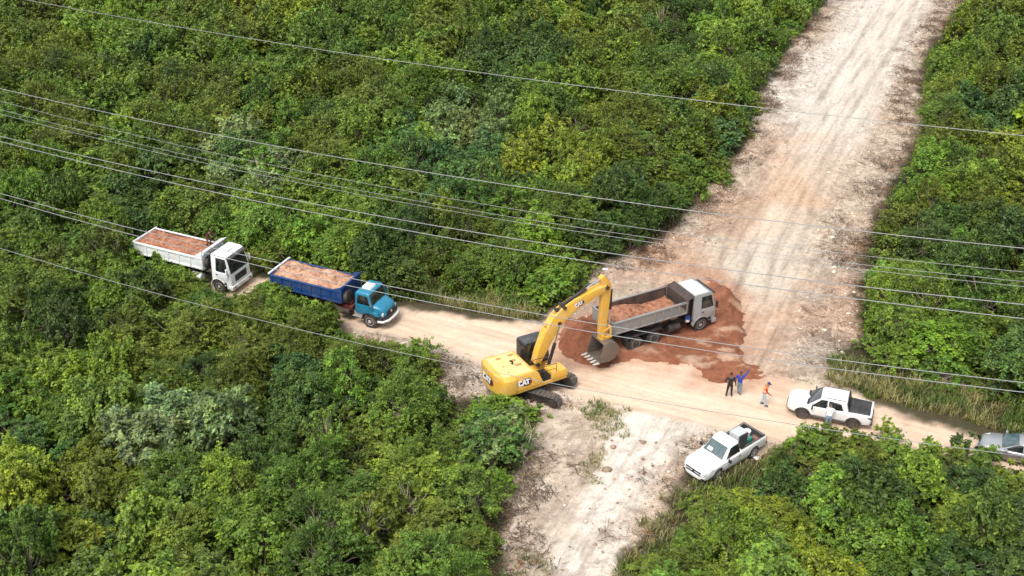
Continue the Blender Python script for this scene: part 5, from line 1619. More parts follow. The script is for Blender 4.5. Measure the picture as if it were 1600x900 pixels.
# --- double cab pickup (front axle 1.5, rear -1.5)
p2 = empty('pickup_truck', label='white double-cab pickup with a black bed cover on the dirt road', cat='pickup truck')
st = [(-2.50, .80, .52, 1.02, 1.06, .02), (-2.42, .87, .42, 1.08, 1.12, .03), (-1.7, .92, .36, 1.09, 1.12, .04), (-.9, .92, .34, 1.05, 1.08, .05), (.0, .92, .34, 1.03, 1.06, .05), (.75, .92, .34, 1.02, 1.10, .08),
      (1.15, .92, .34, 1.00, 1.12, .12), (1.8, .91, .36, .95, 1.07, .16), (2.12, .87, .38, .96, 1.06, .15), (2.36, .78, .42, .90, .98, .10), (2.47, .62, .46, .80, .85, .06)]
body = car_shell(p2, st, M_WHITE)
cut(body, arches(.36, (1.5, -1.5)))
cl = MB()
for s in (-1, 1):
    for xx in (1.5, -1.5):
        ri = []
        for k in range(13):
            a = R(-4 + 188 * k / 12)
            ri.append([(xx + .425 * math.cos(a), s * .86, .36 + .425 * math.sin(a)), (xx + .425 * math.cos(a), s * .935, .36 + .425 * math.sin(a)), (xx + .50 * math.cos(a), s * .928, .36 + .49 * math.sin(a)), (xx + .50 * math.cos(a), s * .86, .36 + .49 * math.sin(a))])
        cl.loft(ri)
    cl.box((0, s * .90, .37), (2.2, .08, .12))
cl.build('cladding', M_PLASTIC, p2)
tc_ = MB(); tc_.hexa([(-2.40, -.76, 1.10), (-1.20, -.80, 1.10), (-1.12, .80, 1.10), (-2.40, .76, 1.10)], [(-2.36, -.72, 1.145), (-1.10, -.77, 1.15), (-1.10, .77, 1.15), (-2.36, .72, 1.145)])
tco = tc_.build('bed_cover', paint('black_cover', (.032, .034, .037), .55, dirt=.15), p2, bevel=.015)
m = MB()
for k in range(3): m.box((-1.42 - k * .32, 0, 1.153), (.03, 1.46, .012))
m.build('cover_ribs', M_BLACK, tco)
greenhouse(p2, (-1.14, 1.20, .85, 1.03), (-1.0, .50, .70, 1.62), M_WHITE)
m = MB(); m.prism([(-1.20, 1.06), (-1.13, 1.06), (-.98, 1.64), (-1.06, 1.66)], -.72, .72); m.build('rear_window', M_BLACK, p2, bevel=.01)
glass4(p2, 'windshield', [(1.235, -.72, 1.07), (1.235, .72, 1.07), (.54, .61, 1.595), (.54, -.61, 1.595)], M_SCREEN2, (.0, .03, 1, .97), .02)
m = MB(); m.hexa([(1.22, -.76, 1.07), (1.34, -.70, 1.05), (1.34, .70, 1.05), (1.22, .76, 1.07)], [(1.22, -.76, 1.115), (1.32, -.70, 1.09), (1.32, .70, 1.09), (1.22, .76, 1.115)]); m.build('wiper_cowl', M_BLACK, p2)
for s in (-1, 1):
    d = MB(); d.prism([(-.05, .50), (.80, .50), (.98, .8), (.96, 1.0), (-.05, 1.01)], s * .89, s * .926); do = d.build('front_door', M_WHITE, p2, bevel=.01)
    q = [(.10, s * .85, 1.06), (1.04, s * .85, 1.06), (.50, s * .72, 1.55), (.14, s * .715, 1.56)]
    if s > 0: q = [q[1], q[0], q[3], q[2]]
    glass4(do, 'front_window', q, M_GLASS)
    hd = MB(); hd.box((.08, s * .94, .90), (.16, .03, .04)); hd.build('door_handle', M_WHITE, do)
    d = MB(); d.prism([(-.08, .50), (-.9, .50), (-1.0, .8), (-.98, 1.02), (-.08, 1.01)], s * .89, s * .925); do = d.build('rear_door', M_WHITE, p2, bevel=.01)
    q = [(-.84, s * .85, 1.12), (.02, s * .85, 1.06), (.06, s * .72, 1.55), (-.66, s * .72, 1.50)]
    if s > 0: q = [q[1], q[0], q[3], q[2]]
    glass4(do, 'rear_side_window', q, M_GLASS)
    mirror_part(p2, .92, .86, 1.08, s, M_BLACK, .15, .19)
    hl = MB(); hl.hexa([(2.0, s * .62, .86), (2.34, s * .5, .80), (2.26, s * .74, .80), (1.9, s * .90, .85)][::(1 if s > 0 else -1)], [(1.98, s * .62, .94), (2.28, s * .5, .90), (2.2, s * .72, .90), (1.88, s * .87, .93)][::(1 if s > 0 else -1)]); hl.build('headlight', M_LAMP, p2, bevel=.01)
    tl = MB(); tl.box((-2.38, s * .845, .95), (.26, .06, .10)); tl.build('tail_lamp', M_BLACK, p2, bevel=.02)
    car_wheel(p2, 1.5, s * .80, .36, s, M_ALLOY, .23); car_wheel(p2, -1.5, s * .80, .36, s, M_ALLOY, .23)
    rr_ = MB(); rr_.tube([(-.92, s * .62, 1.69), (.35, s * .62, 1.67)], .018, 6); rr_.build('roof_rail', M_BLACK, p2)
bp = MB(); bp.prism([(2.42, -.60), (2.53, -.3), (2.55, 0), (2.53, .3), (2.42, .60), (2.1, .80), (2.1, -.80)], .36, .60, axis='z'); bp.build('bumper', M_PLASTIC, p2, bevel=.04)
g = MB(); g.box((2.44, 0, .70), (.08, 1.0, .12)); g.build('grille', M_BLACK, p2, bevel=.02)
pl = MB(); pl.box((2.555, 0, .48), (.02, .40, .12)); pl.build('number_plate', M_PLATE, p2)
m = MB(); m.box((-2.52, 0, .50), (.12, 1.6, .18)); m.build('rear_bumper', M_PLASTIC, p2, bevel=.03)
m = MB(); m.box((-2.47, 0, 1.11), (.05, 1.55, .05)); m.build('tailgate_lip', M_WHITE, p2, bevel=.01)
rz2 = place(p2, (1254, 654.5), (1329, 670), 1.5, -1.5, .90, 1)

# --- silver car at the right edge
p3 = empty('car', label='silver grey car on the dirt road at the right edge of the photo', cat='car')
st = [(-2.20, .62, .55, .88, .92, .04), (-2.12, .78, .40, .98, 1.02, .08), (-1.6, .86, .32, .98, 1.04, .12), (-.8, .88, .28, .94, .98, .06), (.0, .88, .28, .92, .95, .05), (.7, .88, .28, .91, .97, .08),
      (1.1, .88, .28, .90, .99, .14), (1.6, .86, .30, .84, .95, .2), (1.95, .78, .32, .76, .86, .18), (2.12, .64, .36, .68, .74, .1), (2.20, .45, .42, .60, .63, .05)]
body = car_shell(p3, st, M_SILVER)
cut(body, arches(.31, (1.35, -1.30)))
gh = greenhouse(p3, (-1.72, 1.02, .80, .93), (-.98, .10, .60, 1.40), M_SILVER)
glass4(p3, 'windshield', [(1.07, -.66, .965), (1.07, .66, .965), (.13, .54, 1.39), (.13, -.54, 1.39)], M_SCREEN, (0, .04, 1, .95), .02)
glass4(p3, 'rear_window', [(-1.76, .62, .98), (-1.76, -.62, .98), (-1.02, -.50, 1.37), (-1.02, .50, 1.37)], M_GLASS, (0, .05, 1, .95), .02)
for s in (-1, 1):
    for nm, xa_, xb_, ta, tb_ in (('front_door', -.10, .95, -.08, .20), ('rear_door', -1.15, -.14, -.95, -.12)):
        d = MB(); d.prism([(xa_, .42), (xb_ - .1, .42), (xb_, .6), (xb_, .86), (xa_, .87)], s * .85, s * .885); do = d.build(nm, M_SILVER_L, p3, bevel=.01)
        q = [(xa_ + .02, s * .795, .965), (xb_ - .04, s * .795, .955), (tb_, s * .63, 1.345), (ta, s * .63, 1.35)]
        if s > 0: q = [q[1], q[0], q[3], q[2]]
        glass4(do, 'side_window', q, M_GLASS)
        hd = MB(); hd.box((xa_ + .16, s * .895, .78), (.16, .03, .035)); hd.build('door_handle', M_CHROME, do)
    m = MB(); m.box((.80, s * .95, .99), (.12, .20, .12)); m.tube([(.80, s * .84, .95), (.80, s * .92, .98)], .02, 6); m.build('wing_mirror', M_SILVER, p3, bevel=.03)
    hl = MB(); hl.hexa([(1.75, s * .62, .72), (2.08, s * .5, .62), (2.02, s * .68, .62), (1.7, s * .84, .72)][::(1 if s > 0 else -1)], [(1.7, s * .6, .84), (2.02, s * .48, .74), (1.95, s * .66, .745), (1.65, s * .80, .83)][::(1 if s > 0 else -1)]); hl.build('headlight', M_LAMP, p3, bevel=.01)
    tl = MB(); tl.box((-2.10, s * .72, .82), (.12, .2, .14)); tl.build('tail_lamp', M_REDLENS, p3, bevel=.02)
    car_wheel(p3, 1.35, s * .76, .31, s, M_ALLOY, .20); car_wheel(p3, -1.30, s * .76, .31, s, M_ALLOY, .20)
bp = MB(); bp.prism([(2.12, -.58), (2.24, -.3), (2.27, 0), (2.24, .3), (2.12, .58), (1.85, .78), (1.85, -.78)], .30, .48, axis='z'); bp.build('bumper', M_SILVER, p3, bevel=.05)
g = MB(); g.box((2.19, 0, .56), (.06, .8, .10)); g.build('grille', M_BLACK, p3, bevel=.02)
pl = MB(); pl.box((2.275, 0, .40), (.02, .40, .11)); pl.build('number_plate', M_PLATE, p3)
place(p3, (1556, 722), (1622, 737), 1.35, -1.30, .86, 1)
# ------------------------------------------------------------------ excavator
ex = empty('excavator', label='yellow tracked excavator reaching its bucket down beside the grey lorry', cat='excavator')
ec = at(834, 608)
ex.location = (ec.x, ec.y, .0)
TH, UH = R(-25), R(30)            # heading of the tracks, heading of the upper body
def rot_mb(mb, a, off=(0, 0, 0)):
    c, s = math.cos(a), math.sin(a)
    mb.v = [(x * c - y * s + off[0], x * s + y * c + off[1], z + off[2]) for x, y, z in mb.v]
    return mb
und = MB()
und.box((0, 0, .68), (1.7, 1.7, .36)); und.cyl((0, 0, .80), (0, 0, 1.08), .62, n=28)
for s in (-1, 1):
    for k in (-.7, .7): und.box((k, s * .75, .62), (.55, 1.0, .30), 0, Matrix.Rotation(s * (.25 if k > 0 else -.25), 3, 'Z'))
rot_mb(und, TH).build('undercarriage', M_CHASSIS, ex, bevel=.03)
def track(s):
    rr, HL, yc, w = .40, 1.92, s * 1.24, .62
    fr = MB(); fr.box((0, yc, .44), (3.3, .30, .34)); fr.box((0, yc + s * .12, .60), (2.2, .2, .12))
    for x in (-HL, HL): fr.lathe([(-.28, .24), (-.26, .33), (.26, .33), (.28, .24)], (x, yc, rr + .02), 'y', 22)
    for x in (-HL, HL): fr.lathe([(-.33, .13), (.33, .13)], (x, yc, rr + .02), 'y', 14)
    for k in range(7): fr.cyl((-1.45 + k * .485, yc - .27, .17), (-1.45 + k * .485, yc + .27, .17), .12, n=12)
    for x in (-.7, .7): fr.cyl((x, yc - .15, .73), (x, yc + .15, .73), .07, n=10)
    f = rot_mb(fr, TH).build('track_frame', M_CHASSIS, ex, bevel=.01)
    belt = MB(); P_ = 2 * (2 * HL) + 2 * PI * rr; n = 40
    for k in range(n):
        d = P_ * k / n
        if d < 2 * HL: x, z, a = -HL + d, 2 * rr + .03, 0
        elif d < 2 * HL + PI * rr:
            t = (d - 2 * HL) / rr; x, z, a = HL + rr * math.sin(t), rr + .03 + rr * math.cos(t), t
        elif d < 4 * HL + PI * rr: x, z, a = HL - (d - 2 * HL - PI * rr), .03, PI
        else:
            t = (d - 4 * HL - PI * rr) / rr; x, z, a = -HL - rr * math.sin(t), rr + .03 - rr * math.cos(t), PI + t
        rot = Matrix.Rotation(a, 3, 'Y')
        belt.box((x, yc, z), (P_ / n * .86, w, .045), 0, rot)
        for q in (-.06, .06):
            c = Vector((x, yc, z)) + rot @ Vector((q, 0, .028)); belt.box(c, (.03, w, .05), 0, rot)
    rot_mb(belt, TH).build('track_chain', M_TRACK, f)
for s in (-1, 1): track(s)

# upper works in their own frame
up_rot = UH
WIDER = ('revolving_frame', 'counterweight', 'engine_housing', 'hood', 'hood_grille', 'fuel_tank', 'side_panel', 'step_well', 'handrail', 'cab', 'cab_roof', 'rear_glass', 'front_glass', 'side_glass')
def U(mb, name, mat, parent=None, **k):
    if name in WIDER: mb.v = [(x, y * 1.12, z) for x, y, z in mb.v]
    return rot_mb(mb, up_rot, (-.34, .02, 0)).build(name, mat, parent or ex, **k)
base = MB(); base.prism([(-2.2, -1.30), (1.92, -1.30), (2.0, -1.2), (2.0, -.5), (1.4, -.42), (1.4, .5), (1.9, .55), (1.9, 1.30), (-2.2, 1.30)], 1.08, 1.34, axis='z')
U(base, 'revolving_frame', M_YEL, bevel=.02)
# counterweight: curved back
cw = []
def back(w, z):      # plan outline of the counterweight at height z
    bulge = .30
    k = 1 - .10 * max(0, (z - 1.9))
    pts = [(-1.75, w), (-2.35 * 1.0, w), (-2.58, w * .95), (-2.62 - bulge * .5, w * .6), (-2.62 - bulge * .8, 0), (-2.62 - bulge * .5, -w * .6), (-2.58, -w * .95), (-2.35, -w), (-1.75, -w)]
    return [(x + (z - 1.6) * .02, y, z) for x, y in pts]
m = MB(); m.loft([back(1.22, 1.00), back(1.38, 1.22), back(1.40, 2.0), back(1.36, 2.22), back(1.22, 2.36)])
cwo = U(m, 'counterweight', M_YEL, bevel=.03, seg=2, ang=40)
# engine hood and side housings
hd = MB(); hd.hexa([(-1.9, -1.36, 1.34), (-.10, -1.36, 1.34), (-.10, 1.30, 1.34), (-1.9, 1.30, 1.34)], [(-2.0, -1.20, 2.30), (-.34, -1.22, 2.28), (-.34, 1.22, 2.28), (-2.0, 1.20, 2.30)])
hdo = U(hd, 'engine_housing', M_YEL, bevel=.04)
tp = MB(); tp.hexa([(-2.45, -1.10, 2.32), (-.44, -1.12, 2.28), (-.44, 1.12, 2.28), (-2.45, 1.10, 2.32)], [(-2.38, -1.02, 2.40), (-.52, -1.04, 2.36), (-.52, 1.04, 2.36), (-2.38, 1.02, 2.40)])
tpo = U(tp, 'hood', M_YEL_TOP, bevel=.025)
gr = MB()
for (x, y, sx, sy) in ((-.95, -.30, .42, .20), (-1.0, .20, .30, .16), (-1.75, .72, .30, .18), (-.85, .75, .36, .16), (-1.9, -.1, .12, .1), (-1.9, -.7, .12, .1)): gr.box((x, y, 2.385), (sx, sy, .03))
U(gr, 'hood_grille', paint('hood_mesh', (.42, .27, .07), .7, dirt=.3), tpo)
exh = MB(); exh.tube([(-1.25, -.12, 2.36), (-1.25, -.12, 2.55), (-1.33, -.12, 2.64), (-1.43, -.12, 2.66)], .06, 10); U(exh, 'exhaust_pipe', M_CHASSIS, tpo)
# right hand side: tank and tool box stepping down to the front, dark gap with handrails
rt = MB(); rt.hexa([(.78, -1.36, 1.34), (1.98, -1.36, 1.34), (1.98, -.50, 1.34), (.78, -.50, 1.34)], [(.82, -1.33, 1.84), (1.88, -1.33, 1.80), (1.88, -.52, 1.80), (.82, -.52, 1.84)])
U(rt, 'fuel_tank', M_YEL, bevel=.04)
rt = MB(); rt.hexa([(-.10, -1.33, 1.34), (.20, -1.33, 1.34), (.20, -.55, 1.34), (-.10, -.55, 1.34)], [(-.34, -1.20, 2.24), (-.10, -1.25, 2.1), (-.10, -.60, 2.1), (-.34, -.6, 2.26)]); U(rt, 'side_panel', M_YEL, bevel=.02)
st_ = MB(); st_.box((.48, -.90, 1.5), (.56, .74, .35)); st_.box((.35, -1.10, 1.84), (.2, .3, .4)); U(st_, 'step_well', M_BLACK, bevel=.02)
hr = MB()
hr.tube([(.15, -1.30, 1.4), (.15, -1.30, 2.45), (1.15, -1.30, 2.42), (1.15, -1.30, 1.84)], .022, 6)
hr.tube([(-.30, -.50, 2.40), (.15, -.50, 2.52), (1.2, -.55, 2.45), (1.2, -.55, 1.84)], .022, 6)
hr.tube([(.15, -1.30, 2.1), (1.15, -1.30, 2.08)], .018, 6)
U(hr, 'handrail', M_CHASSIS)
# cab
cb = MB(); cb.prism([(-.02, 1.34), (1.72, 1.34), (1.82, 1.75), (1.62, 3.0), (.10, 3.06), (-.02, 2.95)], .42, 1.36)
cbo = U(cb, 'cab', M_BLACK, bevel=.05, seg=2)
cr_ = MB(); cr_.hexa([(.04, .44, 3.03), (1.62, .44, 2.98), (1.62, 1.34, 2.98), (.04, 1.34, 3.03)], [(.12, .50, 3.12), (1.54, .50, 3.07), (1.54, 1.28, 3.07), (.12, 1.28, 3.12)])
cro = U(cr_, 'cab_roof', M_CABROOF, cbo, bevel=.03)
an = MB(); an.cyl((.5, .80, 3.10), (.5, .80, 3.18), .07, n=12); an.tube([(1.5, 1.2, 3.1), (1.5, 1.2, 3.35)], .012, 5); U(an, 'roof_beacon', M_CHROME, cbo)
gl = MB()
gl.hexa([(.21, .405, 1.95), (1.57, .405, 1.75), (1.57, .43, 1.75), (.21, .43, 1.95)], [(.21, .405, 2.88), (1.49, .405, 2.86), (1.49, .43, 2.86), (.21, .43, 2.88)])
U(gl, 'side_glass', M_GLASS, cbo)
gl = MB(); gl.hexa([(-.035, .55, 2.1), (-.005, .55, 2.1), (-.005, 1.24, 2.1), (-.035, 1.24, 2.1)], [(-.035, .55, 2.86), (-.005, .55, 2.86), (-.005, 1.24, 2.86), (-.035, 1.24, 2.86)]); U(gl, 'rear_glass', M_GLASS, cbo)
gl = MB(); gl.hexa([(1.79, .50, 1.8), (1.825, .50, 1.8), (1.825, 1.28, 1.8), (1.79, 1.28, 1.8)], [(1.62, .50, 2.9), (1.655, .50, 2.9), (1.655, 1.28, 2.9), (1.62, 1.28, 2.9)]); U(gl, 'front_glass', M_GLASS, cbo)

# boom, stick, linkage and bucket: side outlines in the (reach, height) plane
def outline(center, halfw):
    """centre line points + half depth -> closed polygon"""
    c = [Vector((a, b)) for a, b in center]; L, Rr = [], []
    for i, p in enumerate(c):
        d = (c[min(i + 1, len(c) - 1)] - c[max(i - 1, 0)]).normalized(); n = Vector((-d.y, d.x))
        L.append(tuple(p + n * halfw[i])); Rr.append(tuple(p - n * halfw[i]))
    return L + Rr[::-1]
BC = [(.50, 1.85), (.85, 2.70), (1.35, 3.72), (1.95, 4.55), (2.50, 5.0), (3.3, 5.38), (4.6, 5.70), (5.56, 5.94)]
BW = [.20, .33, .42, .48, .44, .38, .30, .20]
bmb = MB(); bmb.prism(outline(BC, BW), -.27, .27)
boom = U(bmb, 'boom', M_YEL, bevel=.02)
pn = MB()
for (x, z, r_) in ((.50, 1.85, .13), (2.05, 4.40, .12), (2.40, 5.42, .12), (5.56, 5.94, .14)): pn.cyl((x, -.36, z), (x, .36, z), r_, n=16)
U(pn, 'pivot_pins', M_CHASSIS, boom)
hs = MB()
for yy in (-.10, 0, .10): hs.tube([(.85, yy, 3.4), (1.2, yy, 4.25), (1.8, yy, 5.0), (2.4, yy, 5.5), (3.1, yy, 5.75)], .028, 6)
hs.box((2.05, 0, 5.24), (.3, .3, .12)); 
U(hs, 'hydraulic_hoses', M_BLACK, boom)
for s in (-1, 1):
    cyl_ = MB(); a, b = Vector((1.2, s * .38, 1.55)), Vector((2.05, s * .38, 4.40)); mid = a.lerp(b, .56)
    cyl_.cyl(a, mid, .11, n=14); o1 = U(cyl_, 'boom_cylinder', M_BLACK)
    rd = MB(); rd.cyl(mid, b, .055, n=12); U(rd, 'cylinder_rod', M_CHROME, o1)
sc_ = MB(); a, b = Vector((2.40, 0, 5.50)), Vector((5.26, 0, 6.60)); mid = a.lerp(b, .60)
sc_.cyl(a, mid, .115, n=14); o1 = U(sc_, 'stick_cylinder', M_BLACK)
rd = MB(); rd.cyl(mid, b, .06, n=12); U(rd, 'cylinder_rod', M_CHROME, o1)
# stick: nose above the pivot, long arm down to the bucket
stp_ = [(5.10, 6.64), (5.36, 6.80), (5.76, 6.42), (5.96, 5.95), (5.88, 4.8), (5.66, 2.50), (5.50, 2.26), (5.28, 2.32), (5.22, 2.68), (5.26, 4.8), (5.26, 5.75), (5.22, 6.3)]
sm = MB(); sm.prism(stp_, -.175, .175); stick = U(sm, 'stick', M_YEL, bevel=.02)
bc_ = MB(); a, b = Vector((6.06, 0, 5.55)), Vector((6.02, 0, 2.95)); mid = a.lerp(b, .55)
bc_.cyl(a, mid, .10, n=14); o1 = U(bc_, 'bucket_cylinder', M_BLACK)
rd = MB(); rd.cyl(mid, b, .05, n=12); U(rd, 'cylinder_rod', M_CHROME, o1)
def LOWER(mb): mb.v = [(5.46 + (x - 5.30) * .94, y * .96, 2.34 + (z - 2.95) * .94) for x, y, z in mb.v]
lk = MB()
for s in (-1, 1):
    lk.prism(outline([(5.20, 3.30), (5.86, 3.55)], [.07, .07]), s * .26, s * .21); lk.prism(outline([(5.86, 3.55), (5.92, 2.75)], [.08, .08]), s * .26, s * .21)
lk.cyl((5.86, -.3, 3.55), (5.86, .3, 3.55), .07, n=12); lk.cyl((5.92, -.3, 2.75), (5.92, .3, 2.75), .07, n=12); lk.cyl((5.30, -.3, 2.95), (5.30, .3, 2.95), .09, n=12)
lk.box((5.5, 0, 2.72), (.7, .5, .22))
LOWER(lk); U(lk, 'bucket_linkage', M_YEL, bevel=.012)
# bucket: bent sheet between two side plates, mouth facing the machine
BP = [(5.02, 2.62), (5.55, 2.66), (6.02, 2.50), (6.30, 2.08), (6.28, 1.62), (5.98, 1.25), (5.50, 1.12), (4.62, 1.22)]
def shell(pts, t):
    c = [Vector(p) for p in pts]; inn = []
    for i, p in enumerate(c):
        d = (c[min(i + 1, len(c) - 1)] - c[max(i - 1, 0)]).normalized(); n = Vector((d.y, -d.x)); inn.append(tuple(p + n * t))
    return inn
inner = shell(BP, .05)
bk = MB(); W = .74
rings = []
for p, q in zip(BP, inner): rings.append([(p[0], -W, p[1]), (p[0], W, p[1]), (q[0], W, q[1]), (q[0], -W, q[1])])
bk.loft(rings)
for s in (-1, 1): bk.prism(BP, s * (W - .03), s * (W + .025))
LOWER(bk); bko = U(bk, 'bucket', M_STEEL, bevel=.008)
ed_ = MB(); ed_.box((4.66, 0, 1.215), (.16, 2 * W + .06, .07), 0, Matrix.Rotation(R(6), 3, 'Y')); LOWER(ed_); U(ed_, 'cutting_edge', M_STEEL, bko)
for k in range(5):
    y = -W + .04 + k * (2 * W - .08) / 4
    t = MB(); t.hexa([(4.68, y - .075, 1.16), (4.68, y + .075, 1.16), (4.20, y + .05, 1.225), (4.20, y - .05, 1.225)][::-1], [(4.68, y - .075, 1.27), (4.68, y + .075, 1.27), (4.20, y + .05, 1.265), (4.20, y - .05, 1.265)][::-1])
    LOWER(t); U(t, 'tooth', M_TOOTH, bko)

# lettering: blocky letters C A T over a dark wedge
LC = [[(0, .1), (.1, 0), (.62, 0), (.72, .1), (.72, .34), (.46, .34), (.46, .24), (.28, .24), (.28, .76), (.46, .76), (.46, .66), (.72, .66), (.72, .9), (.62, 1), (.1, 1), (0, .9)]]
LA = [[(.72, 0), (1.0, 0), (1.05, .2), (1.30, .2), (1.35, 0), (1.63, 0), (1.34, 1), (1.0, 1)]]
LT = [[(1.72, 0), (2.0, 0), (2.0, .74), (2.26, .74), (2.26, 1), (1.46, 1), (1.46, .74), (1.72, .74)]]
LA_hole = [(1.09, .40), (1.25, .40), (1.17, .74)]
WEDGE = [(-.12, .20), (1.0, -.16), (2.05, -.30), (2.62, .12), (2.62, .72), (2.30, 1.10), (1.3, 1.12), (.3, .5)]
WEDGE2 = [(1.05, -.18), (2.05, -.30), (2.62, .12), (2.62, .72), (2.30, 1.10), (2.05, 1.12), (2.30, .60), (2.2, .1)]
def logo(P0, ux, uz, hgt, n, parent, bg=True):
    """P0 lower left corner, ux / uz unit vectors along text and up, n outward normal"""
    P0, ux, uz, n = Vector(P0), Vector(ux).normalized(), Vector(uz).normalized(), Vector(n).normalized()
    def lay(poly, d0, d1, mat, nm):
        m = MB(); k = len(poly)
        a = [P0 + ux * (u * hgt) + uz * (w * hgt) + n * d0 for u, w in poly]; b = [P0 + ux * (u * hgt) + uz * (w * hgt) + n * d1 for u, w in poly]
        m._add(a + b, [tuple(range(k - 1, -1, -1)), tuple(range(k, 2 * k))] + [(i, (i + 1) % k, k + (i + 1) % k, k + i) for i in range(k)])
        return m
    if bg:
        U(lay(WEDGE, .002, .010, None, ''), 'logo_backing', M_LOGOB, parent, smooth=False)
        U(lay(WEDGE2, .012, .015, None, ''), 'logo_accent', M_MAROON, parent, smooth=False)
    m = MB()
    for poly in LC + LA + LT:
        q = lay(poly, .017, .024, None, ''); m._add(q.v, q.f)
    U(m, 'logo_letters', M_LOGOW, parent, smooth=False)
    U(lay(LA_hole, .0245, .027, None, ''), 'logo_letter_gap', M_LOGOB, parent, smooth=False)
# back of the counterweight (reads from behind: text runs towards -y), right side of the housing, both sides of the boom
xb = -2.62 - .30 * .8 + .02
logo((-2.62 - .175 - .06, .72, 1.50), (-.0, -1, 0), (0, 0, 1), .46, (-1, -.04, .0), cwo)
logo((-1.60, -1.335 * 1.12, 1.62), (1, 0, 0), (0, .155, 1), .36, (0, -1, .155), hdo)
d = (Vector((4.6, 5.70)) - Vector((3.3, 5.38))).normalized()
logo((3.2, -.272, 5.20), (d.x, 0, d.y), (-d.y, 0, d.x), .26, (0, -1, 0), boom)
logo((4.2, .272, 5.60), (-d.x, 0, -d.y), (-d.y, 0, d.x), .26, (0, 1, 0), boom)

